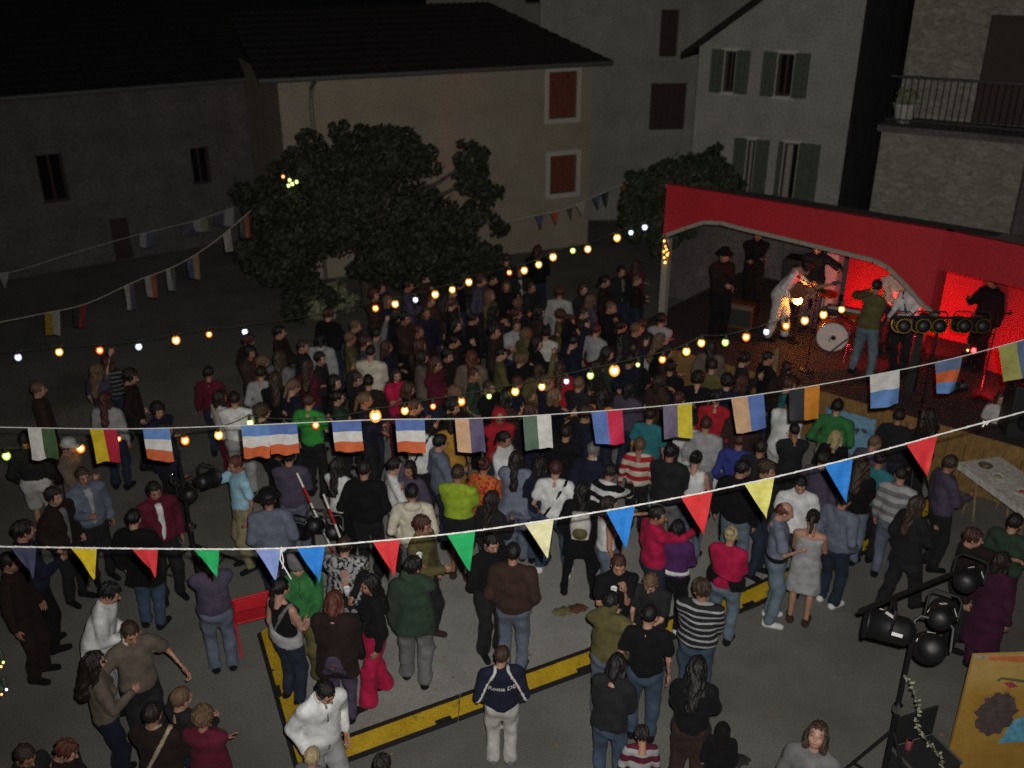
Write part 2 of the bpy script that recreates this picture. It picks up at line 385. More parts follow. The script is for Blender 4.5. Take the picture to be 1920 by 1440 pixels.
# ================================================================== BUILDINGS
class Wall:
    """a vertical wall plane: local x along the wall, local y into the building, z up"""
    def __init__(s, p, q):
        s.p = xy(p); d = (xy(q) - s.p); s.a = math.atan2(d.y, d.x); s.d = d.normalized(); s.n = Vector((-s.d.y, s.d.x))
    def back(s, w): s.p = s.p + s.n * w; return s
    def on(s, x, y):
        r = ray(x, y); t = (s.p.dot(s.n)) / (r.x * s.n.x + r.y * s.n.y)
        P = Vector((r.x * t, r.y * t)); return (P - s.p).dot(s.d), CAM_H + r.z * t
    def rect(s, x0, y0, x1, y1):
        a, b_ = s.on(x0, (y0 + y1) / 2)[0], s.on(x1, (y0 + y1) / 2)[0]
        return a, b_, s.on((x0 + x1) / 2, y1)[1], s.on((x0 + x1) / 2, y0)[1]
def wall_holes(s0, s1, z0, z1, holes, depth=0.22, y=0.0):
    m = MB(); xs = sorted({s0, s1, *[v for h in holes for v in h[:2]]}); zs = sorted({z0, z1, *[v for h in holes for v in h[2:]]})
    for i in range(len(xs) - 1):
        for j in range(len(zs) - 1):
            cx, cz = (xs[i] + xs[i + 1]) / 2, (zs[j] + zs[j + 1]) / 2
            if any(h[0] < cx < h[1] and h[2] < cz < h[3] for h in holes): continue
            m.add([(xs[i], y, zs[j]), (xs[i + 1], y, zs[j]), (xs[i + 1], y, zs[j + 1]), (xs[i], y, zs[j + 1])], [(0, 1, 2, 3)])
    for a, b_, c_, d in holes:
        m.add([(a, y, c_), (b_, y, c_), (b_, y, d), (a, y, d), (a, y + depth, c_), (b_, y + depth, c_), (b_, y + depth, d), (a, y + depth, d)],
              [(0, 1, 5, 4), (1, 2, 6, 5), (2, 3, 7, 6), (3, 0, 4, 7)])
    return m
def pane(par, h, depth=0.2, mat='dark_pane', name='window'):
    a, b_, c_, d = h; m = MB()
    m.box(a, b_, depth, depth + 0.03, c_, d); w = m.build(name, mat, par)
    f = MB(); t = 0.05
    f.box(a, a + t, depth - 0.05, depth - 0.004, c_, d); f.box(b_ - t, b_, depth - 0.05, depth - 0.004, c_, d); f.box(a + t, b_ - t, depth - 0.05, depth - 0.004, d - t, d)
    f.box(a + t, b_ - t, depth - 0.05, depth - 0.004, c_, c_ + t); mx = (a + b_) / 2; f.box(mx - 0.03, mx + 0.03, depth - 0.046, depth - 0.004, c_ + t, d - t)
    f.build('window_frame', 'shutter_dark', w)
    return w
def shutter(par, a, b_, c_, d, mat, planks=4, y=-0.05, th=0.04):
    """a boarded shutter: planks and two battens"""
    m = MB(); m.box(a, b_, y + th * 0.7, y + th, c_, d); o = m.build('shutter', mat, par)
    w = (b_ - a) / planks
    for k in range(planks):
        q = MB(); q.box(a + k * w + 0.006, a + (k + 1) * w - 0.006, y, y + th * 0.7 - 0.002, c_, d); q.build('plank', mat, o)
    h = d - c_
    for z in (c_ + h * 0.15, c_ + h * 0.8): q = MB(); q.box(a + 0.02, b_ - 0.02, y - 0.022, y - 0.002, z, z + 0.07); q.build('batten', mat, o)
    return o
def surround(par, h, w=0.13, y=-0.02):
    a, b_, c_, d = h; m = MB()
    m.box(a - w, a, y, 0.05, c_ - w, d + w); m.box(b_, b_ + w, y, 0.05, c_ - w, d + w); m.box(a, b_, y, 0.05, d, d + w)
    m.box(a - w * 0.4, b_ + w * 0.4, y - 0.05, 0.048, c_ - w, c_)
    return m.build('window_surround', 'trim', par)
def tiled_roof(par, e0, e1, r1, r0, name='roof', cols=None, mat='roof_tile'):
    """roof slope with rows of half-round tiles: eave e0-e1, ridge r0-r1"""
    e0, e1, r1, r0 = [Vector(p) for p in (e0, e1, r1, r0)]
    L_ = (e1 - e0).length; D_ = (r0 - e0).length; cols = cols or max(4, int(L_ / 0.22)); rows = max(3, int(D_ / 0.34))
    nrm = (e1 - e0).cross(r0 - e0).normalized(); m = MB(); S = 4
    for j in range(rows):
        for e in (0, 1):
            t = (j + e) / rows
            for i in range(cols * S + 1):
                u = i / (cols * S); p = e0.lerp(e1, u).lerp(r0.lerp(r1, u), t)
                hh = 0.045 * abs(math.sin(PI * i / S)) + (0.035 if e == 0 else 0.0)
                m.v.append(tuple(p + nrm * hh))
    W_ = cols * S + 1
    for j in range(rows):
        for i in range(cols * S):
            a = j * 2 * W_ + i; m.f.append((a, a + 1, a + W_ + 1, a + W_)); m.m.append(0)
            if j: m.f.append((a - W_, a - W_ + 1, a + 1, a)); m.m.append(0)
    return m.build(name, mat, par)

# ---- ochre house with the brown shutters
W = Wall(atz(525, 150, 5.0), atz(1140, 118, 5.0)); LEN = (xy(atz(1140, 118, 5.0)) - W.p).length; W.back(0.35)
tan = empty('house', (W.p.x, W.p.y, 0), W.a, 'ochre plastered house with red-brown shutters and a low dark tiled roof', 'house')
h1 = W.rect(1029, 134, 1081, 221); h2 = W.rect(1031, 291, 1080, 361)
wl_ = wall_holes(0.0, LEN - 0.25, -0.05, 4.97, [h1, h2], 0.2).add([(0, 0, -.05), (0, 6.4, -.05), (0, 6.4, 5.0), (0, 0, 4.97), (LEN - .25, 0, -.05), (LEN - .25, 6.4, -.05), (LEN - .25, 6.4, 5.0), (LEN - .25, 0, 4.97)], [(0, 3, 2, 1), (4, 5, 6, 7)])
wl_.build('wall', 'tan_plaster', tan)
for h in (h1, h2):
    p_ = pane(tan, h); surround(tan, h); mid = (h[0] + h[1]) / 2
    shutter(tan, h[0] + 0.01, mid - 0.004, h[2] + 0.01, h[3] - 0.01, 'shutter_red', 3, 0.03); shutter(tan, mid + 0.004, h[1] - 0.01, h[2] + 0.01, h[3] - 0.01, 'shutter_red', 3, 0.03)
rf = tiled_roof(tan, (-0.5, -0.38, 5.0), (LEN + 0.15, -0.38, 5.0), (LEN - 2.0, 3.2, 6.35), (-0.5, 3.2, 6.35))
tiled_roof(tan, (LEN + 0.15, -0.38, 5.0), (LEN + 0.15, 6.8, 5.0), (LEN - 1.95, 3.25, 6.36), (LEN - 2.0, 3.15, 6.35), 'roof_hip', 20)
tiled_roof(tan, (LEN + 0.1, 6.8, 5.0), (-0.5, 6.8, 5.0), (-0.5, 3.2, 6.35), (LEN - 2.0, 3.2, 6.35), 'roof_back')
m = MB(); m.tube([(-0.5, -0.42, 5.0), (LEN + 0.1, -0.42, 5.0)], 0.06, 8); m.build('gutter', 'gutter', tan)
sp, _ = W.on(583, 200); m = MB()
m.tube([(sp + 0.06, -0.4, 4.96), (sp + 0.02, -0.1, 4.75), (sp, -0.06, 4.5), (sp, -0.06, 0.02)], 0.05, 8); m.build('downpipe', 'gutter', tan)

# ---- dark house on the left
W = Wall(atz(0, 185, 4.5), atz(510, 145, 4.5)); W.back(0.4)
dk = empty('house', (W.p.x, W.p.y, 0), W.a, 'long dark stone house with unlit windows at the left of the square', 'house')
holes = [W.rect(74, 288, 124, 380), W.rect(360, 276, 394, 345)]
dr = W.rect(212, 408, 246, 500); holes.append((dr[0], dr[1], 0.02, dr[3]))
wall_holes(-6, 8.6, -0.05, 4.48, holes, 0.2).build('wall', 'dark_plaster', dk)
for h in holes[:2]: pane(dk, h)
m = MB(); m.box(holes[2][0], holes[2][1], 0.16, 0.2, 0.02, holes[2][3]); m.build('door', 'shutter_dark', dk)
tiled_roof(dk, (-6, -0.42, 4.5), (8.6, -0.42, 4.5), (8.6, 4.5, 6.9), (-6, 4.5, 6.9))
m = MB(); m.tube([(-6, -0.47, 4.5), (8.6, -0.47, 4.5)], 0.06, 8); m.build('gutter', 'gutter', dk)

# ---- tall grey house behind
W = Wall((1.2, 29.4), (8.0, 29.9))
gh = empty('house', (W.p.x, W.p.y, 0), W.a, 'tall grey house with two dark shuttered windows behind the ochre house', 'house')
h1 = W.rect(1238, 18, 1271, 106); h2 = W.rect(1219, 156, 1285, 243)
wall_holes(-0.4, 6.5, -0.05, 9.2, [h1, h2], 0.2).build('wall', 'grey_plaster', gh)
for h in (h1, h2):
    pane(gh, h, 0.18); mid = (h[0] + h[1]) / 2
    shutter(gh, h[0] + 0.01, mid - 0.004, h[2] + 0.01, h[3] - 0.01, 'shutter_dark', 3, 0.05); shutter(gh, mid + 0.004, h[1] - 0.01, h[2] + 0.01, h[3] - 0.01, 'shutter_dark', 3, 0.05)
tiled_roof(gh, (-0.8, -0.4, 9.2), (7, -0.4, 9.2), (7, 4, 10.8), (-0.8, 4, 10.8))
# ---- pale house peeping over the ochre roof
W = Wall((-4.4, 36.0), (3.0, 37.2))
ph = empty('house', (W.p.x, W.p.y, 0), W.a, 'pale house wall peeping over the ridge of the ochre house', 'house')
s0, z0 = W.on(800, 22); s1, _ = W.on(1060, 20)
hd = W.rect(985, -30, 1018, 6)
wall_holes(s0, s1, -0.05, 7.6, [hd], 0.2).build('wall', 'grey_plaster', ph); pane(ph, hd)
tiled_roof(ph, (s0 - 0.4, -0.4, 7.6), (s1 + 0.4, -0.4, 7.6), (s1 + 0.4, 3, 9), (s0 - 0.4, 3, 9))

# ---- white gabled house behind the stage
W = Wall(atz(1375, 258, 3.4), atz(1535, 272, 3.4)); WP = W
sl, zl = W.on(1312, 88); sr, _ = W.on(1598, 190); s2, z2 = W.on(1432, 0); slope = (z2 - zl) / (s2 - sl)
wh = empty('house', (W.p.x, W.p.y, 0), W.a, 'white gabled house with open green shutters behind the red stage canopy', 'house')
hs = [W.rect(1398, 262, 1412, 372), W.rect(1466, 268, 1492, 376), W.rect(1358, 92, 1378, 172), W.rect(1458, 72, 1488, 180)]
hs = [(a, b_, c_, min(d, zl - 0.06)) for a, b_, c_, d in hs]
wm = wall_holes(sl, sr, -0.05, zl, hs, 0.2)
ztop = zl + slope * (sr - sl)
wm.add([(sl, 0, zl), (sr, 0, zl), (sr, 0, ztop)], [(0, 1, 2)])
wm.build('wall', 'white_plaster', wh)
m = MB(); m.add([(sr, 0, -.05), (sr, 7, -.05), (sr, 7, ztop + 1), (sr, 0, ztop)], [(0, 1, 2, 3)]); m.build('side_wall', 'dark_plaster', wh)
m = MB(); ov = 0.35
A_, B_ = (sl - ov, zl - slope * ov), (sr + 1.2, zl + slope * (sr + 1.2 - sl))
m.add([(A_[0], -ov, A_[1]), (B_[0], -ov, B_[1]), (B_[0], 7, B_[1]), (A_[0], 7, A_[1]), (A_[0], -ov, A_[1] + .16), (B_[0], -ov, B_[1] + .16), (B_[0], 7, B_[1] + .16), (A_[0], 7, A_[1] + .16)],
      [(0, 3, 2, 1), (4, 5, 6, 7), (0, 1, 5, 4), (1, 2, 6, 5), (2, 3, 7, 6), (3, 0, 4, 7)])
m.build('roof', 'roof_tile', wh)
for i, h in enumerate(hs):
    w_ = pane(wh, h); surround(wh, h, 0.08)
    ww = [0.34, 0.52, 0.34, 0.36][i]
    shutter(wh, h[1] + 0.02, h[1] + 0.02 + ww, h[2] - 0.03, h[3] + 0.03, 'shutter_green', 3, -0.075)
    shutter(wh, h[0] - 0.02 - ww * (0.95 if i != 1 else 0.25), h[0] - 0.02, h[2] - 0.03, h[3] + 0.03, 'shutter_green', 3, -0.075)
    if i < 2:
        q = MB(); q.box(h[0] + 0.05, h[0] + (h[1] - h[0]) * 0.55, 0.1, 0.13, h[2] + 0.05, h[3] - 0.05); q.build('curtain', 'curtain', w_)
# ---- stone house with balcony at the right
W = Wall(atz(1650, 238, 4.2), atz(1920, 262, 4.2))
sh = empty('house', (W.p.x, W.p.y, 0), W.a, 'rubble stone house with a railed balcony behind the right end of the stage', 'house')
sl, _ = W.on(1645, 300); sr, _ = W.on(1905, 380)
m = MB(); m.box(sl, sr, 0, 4, -0.05, 4.12); m.build('wall', 'stone', sh)
m = MB(); m.box(sl - 0.08, sr + 3.0, -0.12, 4.2, 4.122, 4.26); m.build('balcony_slab', 'dark_plaster', sh)
W2 = Wall(W.p + W.n * 1.3, W.p + W.n * 1.3 + W.d)
d0 = W2.on(1838, 140)[0]; hd = (d0, d0 + 1.5, 4.27, W2.on(1880, 28)[1])
wall_holes(sl, sr + 3.0, 4.262, 9.5, [hd], 0.25, 1.3).build('upper_wall', 'stone', sh)
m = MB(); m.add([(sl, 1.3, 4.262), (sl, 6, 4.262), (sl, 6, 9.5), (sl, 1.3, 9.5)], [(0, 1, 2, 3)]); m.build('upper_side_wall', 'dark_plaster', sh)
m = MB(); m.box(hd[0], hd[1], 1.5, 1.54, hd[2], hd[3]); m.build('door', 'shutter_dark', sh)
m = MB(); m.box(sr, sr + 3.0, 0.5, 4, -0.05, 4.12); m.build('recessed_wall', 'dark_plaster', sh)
rz = 5.3
rail = MB(); rail.box(sl, sr + 2.5, 0.02, 0.07, rz - 0.05, rz); rail.box(sl, sr + 2.5, 0.03, 0.06, 4.36, 4.40); rl = rail.build('railing', 'black_metal', sh)
bm_ = None; nb = int((sr + 2.5 - sl) / 0.13)
for k in range(nb):
    if bm_ is None:
        m = MB(); m.tube([(0, 0, 4.262), (0, 0, rz - 0.06)], 0.011, 6); o = m.build('baluster', 'black_metal', rl); bm_ = o.data
    else: o = link('baluster', bm_, rl)
    o.location = (sl + 0.06 + k * 0.13, 0.045, 0)
sp, _ = W.on(1693, 190); P = W.p + W.d * sp + W.n * 0.4
m = MB(); m.lathe([(0.13, 0), (0.20, 0.12), (0.26, 0.38), (0.28, 0.42), (0.24, 0.42), (0.2, 0.36)], 16)
pot = empty('flower_pot', (P.x, P.y, 4.264), 0, 'pale round pot standing on the stone house balcony', 'pot'); m.build('pot', 'trim', pot, True)
def leaf_cloud(n, blobs, size, seed=1):
    r_ = random.Random(seed); m = MB(); tot = sum(b[3] ** 2 for b in blobs)
    for (bx, by, bz, br, sq) in blobs:
        for _ in range(int(n * br ** 2 / tot)):
            d = Vector((r_.gauss(0, 1), r_.gauss(0, 1), r_.gauss(0, 1))).normalized(); rr = br * (0.45 + 0.6 * r_.random() ** 0.45) * (1 + 0.16 * math.sin(d.x * 9 + bx * 5) * math.sin(d.z * 8 + bz * 3) + (0.22 * r_.random() if r_.random() < 0.1 else 0))
            c_ = Vector((bx, by, bz)) + Vector((d.x * rr, d.y * rr, d.z * rr * sq))
            s_ = size * (0.6 + 0.8 * r_.random())
            u = (d + Vector((r_.uniform(-1, 1), r_.uniform(-1, 1), r_.uniform(-1, 1))) * 0.9).normalized().orthogonal().normalized()
            nn = d.lerp(Vector((r_.uniform(-1, 1), r_.uniform(-1, 1), r_.uniform(-1, 1))), 0.5).normalized()
            u = (u - nn * u.dot(nn)).normalized(); w = nn.cross(u)
            a, b_ = u * s_, w * s_ * 0.55
            m.add([c_ - a, c_ - b_ + nn * s_ * 0.12, c_ + a, c_ + b_ + nn * s_ * 0.12], [(0, 1, 2), (0, 2, 3)])
    return m
leaf_cloud(260, [(0, 0, 0.56, 0.2, 0.8)], 0.05, 5).build('plant', 'leaf_pale', pot)

# ================================================================== RED STAGE PAVILION
ZT = 3.8
W = Wall(atz(1250, 345, ZT), atz(1772, 432, ZT)); SL = (xy(atz(1772, 432, ZT)) - W.p).length; SW = W
pav = empty('stage_pavilion', (W.p.x, W.p.y, 0), W.a, 'covered bandstand with red fascia boards and a grey-edged arched opening', 'bandstand')
arch = [W.on(*p) for p in ((1250, 441), (1285, 424), (1320, 413), (1352, 414), (1385, 423), (1500, 450), (1640, 484), (1668, 498), (1700, 530), (1735, 570), (1757, 586))]
arch[0] = (0.0, arch[0][1]); arch.append((SL, arch[-1][1] - 0.02))
m = MB(); n = len(arch); th = 0.12
fr = [(s, 0, z) for s, z in arch] + [(s, 0, ZT) for s, z in arch]; bk = [(s, th, z) for s, _, z in fr]
fs = []
for i in range(n - 1):
    fs += [(i, i + 1, n + i + 1, n + i), (2 * n + i, 3 * n + i, 3 * n + i + 1, 2 * n + i + 1), (i, 2 * n + i, 2 * n + i + 1, i + 1), (n + i, n + i + 1, 3 * n + i + 1, 3 * n + i)]
fs += [(0, n, 3 * n, 2 * n), (n - 1, 3 * n - 1, 4 * n - 1, 2 * n - 1)]
m.add(fr + bk, fs); m.build('fascia_board', 'red_fascia', pav)
m = MB()
for i in range(n - 1):
    (a, za), (b_, zb) = arch[i], arch[i + 1]; d = Vector((b_ - a, 0, zb - za)); L_ = d.length; d.normalize(); q = Vector((-d.z, 0, d.x))
    if q.z < 0: q = -q
    p0, p1 = Vector((a, 0, za)) - d * 0.006, Vector((b_, 0, zb)) + d * 0.006
    y0, y1 = -0.03, th + 0.03
    vs_ = [p + Vector((0, yy, 0)) - q * 0.07 * k for p in (p0, p1) for yy in (y0, y1) for k in (0, 1)]
    m.add(vs_, [(0, 1, 3, 2), (4, 6, 7, 5), (0, 4, 5, 1), (2, 3, 7, 6), (0, 2, 6, 4), (1, 5, 7, 3)])
m.build('arch_beam', 'arch_trim', pav)
DZ = 1.0; DY = -0.92                                     # deck height, deck front line
m = MB(); m.box(0.0, 0.13, 0.002, 0.13, 0, arch[0][1] - 0.07); m.build('post', 'arch_trim', pav)
m = MB(); m.box(SL - 0.15, SL - 0.02, 0.002, 0.13, DZ, arch[-1][1] - 0.07); m.build('post', 'case', pav)  # dark material stands in for shade on the right post
# right wing fascia, turned towards the square
C_ = atz(1920, 462, ZT); wv = xy(C_) - (W.p + W.d * SL); wl_len = wv.length
ang2 = math.atan2(wv.y, wv.x) - W.a
Lw = 3.2; zb2 = Wall(W.p + W.d * SL, xy(C_)).on(1785, 511)[1]
Mx = Matrix.Translation((SL + 0.003, 0, 0)) @ Matrix.Rotation(ang2, 4, 'Z')
m = MB(); m.box(0, Lw, 0.0, 0.1, zb2, ZT, Mx); m.build('fascia_board', 'red_fascia', pav)
m = MB(); m.box(0.02, Lw, 1.9, 2.0, DZ + 0.004, 3.3, Mx); m.build('back_wall', 'red_fascia', pav)
m = MB(); m.box(2.55, SL + 0.2, 2.9, 3.02, DZ, 3.04); m.build('back_wall', 'red_fascia', pav)
m = MB(); m.box(-2.2, 2.545, 4.15, 4.25, 0, 2.72); m.build('added_dark_backdrop', 'dark_plaster', pav)  # dark backdrop added to keep the left opening dark
m = MB()
for i, s in enumerate((-0.1, SL + 0.4)):
    m.v += [(s, 0.13, ZT - 0.12), (s, 4.1, 2.80), (s, 0.13, ZT - 0.04), (s, 4.1, 2.88)]
m.f += [(0, 4, 5, 1), (2, 3, 7, 6), (0, 1, 3, 2), (4, 6, 7, 5), (0, 2, 6, 4), (1, 5, 7, 3)]; m.m += [0] * 6
m.build('canopy_roof', ['ceiling'], pav)
m = MB(); m.box(0.15, Lw, 0.1, 2.0, 3.34, 3.42, Mx); m.build('wing_roof', 'ceiling', pav)
a_ = W.on(1355, 500); m = MB(); m.box(2.05, 2.30, 3.0, 3.3, DZ, 2.98); m.build('pillar', 'trim', pav)
stg = empty('stage', (W.p.x, W.p.y, 0), W.a, 'raised dark stage deck with an orange boarded front under the red canopy', 'stage')
m = MB(); m.box(-0.35, SL + 3.2, DY, 4.2, 0.86, DZ - 0.002); m.build('deck', 'stage_deck', stg)
npl = int((SL + 3.5) / 0.27); pm = None
for k in range(npl):
    if pm is None:
        q = MB(); q.box(0.004, 0.266, 0, 0.03, 0.01, 0.855); o = q.build('plank', 'stage_wood', stg); pm = o.data
    else: o = link('plank', pm, stg)
    o.location = (-0.35 + k * 0.27, DY + 0.02 + rnd.uniform(-0.006, 0.006), 0)
m = MB(); m.box(-0.35, SL + 3.2, DY - 0.03, DY - 0.003, 0.84, 1.03); m.build('edge_board', 'stage_wood', stg)
def SP(s, y, z=0.0):                                       # a place on the stage in world coordinates
    p = W.p + W.d * s + W.n * y; return Vector((p.x, p.y, z))
def stage_sy(v): q = xy(v) - SW.p; return q.dot(SW.d), q.dot(SW.n)
m = MB(); m.box(-0.04, 0.04, -0.04, 0.04, 0, 0.55)
s_, y_ = stage_sy(atz(1446, 712, 1.0)); o = m.build('post', 'wood', stg, loc=(s_, DY + 0.06, DZ)); bevel(o, 0.008)
# ================================================================== PEOPLE: implicit bodies turned into meshes
def nets(f, org, h):
    """surface net of the zero level of the grid f"""
    s = f < 0
    nx, ny, nz = f.shape
    c = np.zeros((nx - 1, ny - 1, nz - 1), np.int8)
    offs = [(i, j, k) for i in (0, 1) for j in (0, 1) for k in (0, 1)]
    for i, j, k in offs: c += s[i:nx - 1 + i, j:ny - 1 + j, k:nz - 1 + k]
    I, J, K = np.nonzero((c > 0) & (c < 8))
    if len(I) == 0: return np.zeros((0, 3)), np.zeros((0, 4), np.int64)
    acc = np.zeros((len(I), 3)); cnt = np.zeros(len(I))
    val = {o: f[I + o[0], J + o[1], K + o[2]] for o in offs}
    for o in offs:
        for ax in range(3):
            if o[ax]: continue
            o2 = list(o); o2[ax] = 1; o2 = tuple(o2); a, b = val[o], val[o2]
            cr = (a < 0) != (b < 0); t = np.where(cr, a / np.where(cr, a - b, 1), 0)
            for d in range(3): acc[:, d] += np.where(cr, o[d] + (t if d == ax else 0), 0)
            cnt += cr
    V = (np.stack([I, J, K], 1) + acc / cnt[:, None]) * h + np.asarray(org)
    idx = -np.ones(c.shape, np.int64); idx[I, J, K] = np.arange(len(I))
    F = []
    for ax in range(3):
        a = [slice(1, -1)] * 3; b = [slice(1, -1)] * 3; a[ax] = slice(0, -1); b[ax] = slice(1, None)
        sa, sb = s[tuple(a)], s[tuple(b)]
        E_ = np.argwhere(sa != sb)
        if len(E_) == 0: continue
        off = np.ones(3, int); off[ax] = 0; G = E_ + off
        u, w = [(1, 2), (2, 0), (0, 1)][ax]
        def at(du, dw):
            g = G.copy(); g[:, u] -= du; g[:, w] -= dw; return idx[g[:, 0], g[:, 1], g[:, 2]]
        q = np.stack([at(1, 1), at(0, 1), at(0, 0), at(1, 0)], 1)
        flip = ~sa[tuple(E_.T)]
        q[flip] = q[flip][:, ::-1]
        F.append(q)
    F = np.concatenate(F) if F else np.zeros((0, 4), np.int64)
    return V, F[(F >= 0).all(1)]
def relax(V, F, it=1, w=0.5):
    for _ in range(it):
        acc = np.zeros_like(V); cnt = np.zeros(len(V))
        for k in range(4):
            np.add.at(acc, F[:, k], V[F[:, (k + 1) % 4]] + V[F[:, k - 1]]); np.add.at(cnt, F[:, k], 2)
        V = V * (1 - w) + w * acc / np.maximum(cnt, 1)[:, None]
    return V
def grid(lo, hi, h):
    ax = [np.arange(lo[k], hi[k] + h, h) for k in range(3)]
    return np.meshgrid(*ax, indexing='ij'), (ax[0][0], ax[1][0], ax[2][0])
def cap(G, a, b, ra, rb):
    ax, ay, az = a; dx, dy, dz = b[0] - ax, b[1] - ay, b[2] - az; L2 = dx * dx + dy * dy + dz * dz + 1e-9
    px, py, pz = G[0] - ax, G[1] - ay, G[2] - az
    t = np.clip((px * dx + py * dy + pz * dz) / L2, 0, 1)
    return np.sqrt((px - t * dx) ** 2 + (py - t * dy) ** 2 + (pz - t * dz) ** 2) - (ra + t * (rb - ra))
def ell(G, c, r):
    k = np.sqrt(((G[0] - c[0]) / r[0]) ** 2 + ((G[1] - c[1]) / r[1]) ** 2 + ((G[2] - c[2]) / r[2]) ** 2)
    return (k - 1) * min(r)
def smin(a, b, k):
    h = np.clip(0.5 + 0.5 * (b - a) / k, 0, 1); return b * (1 - h) + a * h - k * h * (1 - h)
def mesh_np(name, V, F, mat, tint=None):
    me = bpy.data.meshes.new(name)
    me.vertices.add(len(V)); me.vertices.foreach_set('co', np.ascontiguousarray(V, np.float32).ravel())
    me.loops.add(F.size); me.loops.foreach_set('vertex_index', np.ascontiguousarray(F, np.int32).ravel())
    me.polygons.add(len(F)); me.polygons.foreach_set('loop_start', np.arange(0, F.size, 4, dtype=np.int32))
    me.polygons.foreach_set('use_smooth', np.ones(len(F), bool))
    if tint is not None:
        at = me.color_attributes.new('tint', 'FLOAT_COLOR', 'POINT'); at.data.foreach_set('color', np.ascontiguousarray(np.c_[tint, np.ones(len(tint))], np.float32).ravel())
    me.materials.append(M[mat]); me.update(calc_edges=True)
    return me

# ---- heads, hands, hair, shoes: made once, shared
def make_head(jaw=1.0, nose=1.0, h=0.0115):
    G, o = grid((-.11, -.14, -.24), (.11, .14, .15), h)
    f = ell(G, (0, .014, .022), (.076, .097, .102))
    f = smin(f, ell(G, (0, -.03, -.055), (.055 * jaw, .062, .065 * jaw)), .035)
    f = smin(f, cap(G, (0, .03, -.05), (0, .045, -.24), .050, .056), .03)
    f = smin(f, cap(G, (-.04, -.072, .026), (.04, -.072, .026), .014, .014), .02)
    for sx in (-1, 1):
        f = np.maximum(f, -(ell(G, (sx * .032, -.104, .003), (.019, .018, .013)) ))
        f = smin(f, ell(G, (sx * .032, -.078, .002), (.013, .013, .012)), .006)
        f = smin(f, ell(G, (sx * .079, .012, -.012), (.011, .020, .032)), .008)
        f = smin(f, ell(G, (sx * .04, -.06, -.03), (.024, .024, .022)), .025)
    f = smin(f, cap(G, (0, -.085, .012), (0, -.112, -.026), .009, .0155 * nose), .014)
    f = smin(f, cap(G, (-.016, -.086, -.062), (.016, -.086, -.062), .0085, .0085), .010)
    V, F = nets(f, o, h); V = relax(V, F, 1, 0.35)
    T = np.ones((len(V), 3))
    def paint(c, r, col):
        k = (((V - np.array(c)) / np.array(r)) ** 2).sum(1) < 1; T[k] = col
    for sx in (-1, 1):
        paint((sx * .032, -.09, .003), (.014, .03, .0085), (.28, .25, .25)); paint((sx * .033, -.09, .030), (.022, .03, .008), (.3, .25, .22))
    paint((0, -.1, -.062), (.024, .03, .010), (.85, .5, .48))
    return V, F, T
HEADS = [make_head(1.0, 1.0), make_head(0.92, 0.85), make_head(1.07, 1.12)]
HEADS_LOW = [make_head(1.0, 1.0, .017), make_head(0.92, 0.85, .017), make_head(1.07, 1.12, .017)]
def make_hand(curl, h=0.0085):
    # axes: x thumb side, y palm normal, z from the wrist to the fingertips
    G, o = grid((-.07, -.05, -.03), (.09, .10, .22), h)
    f = ell(G, (0, 0, .052), (.041, .017, .052)); f = smin(f, cap(G, (0, 0, -.02), (0, 0, .02), .024, .026), .02)
    for k, (x, L_) in enumerate(((.031, .068), (.0105, .078), (-.0105, .072), (-.031, .056))):
        b = np.array((x, 0, .092)); c1 = curl * (0.7 + 0.12 * k)
        p1 = b + L_ * .5 * np.array((x * .9, math.sin(c1), math.cos(c1))); c2 = c1 * 2.1; p2 = p1 + L_ * .5 * np.array((0, math.sin(c2), math.cos(c2)))
        f = smin(f, np.minimum(cap(G, b - np.array((0, 0, .02)), p1, .0095, .009), cap(G, p1, p2, .009, .0075)), .006)
    t0 = np.array((.030, .004, .022)); t1 = np.array((.056, .022, .056)); t2 = np.array((.056 - .02 * curl, .034, .088))
    f = smin(f, np.minimum(cap(G, t0, t1, .014, .0105), cap(G, t1, t2, .0105, .0085)), .008)
    return nets(f, o, h)
HANDS = {'open': make_hand(0.35), 'grip': make_hand(1.05)}
HANDS_LOW = {'open': make_hand(0.35, 0.017), 'grip': make_hand(1.05, 0.017)}
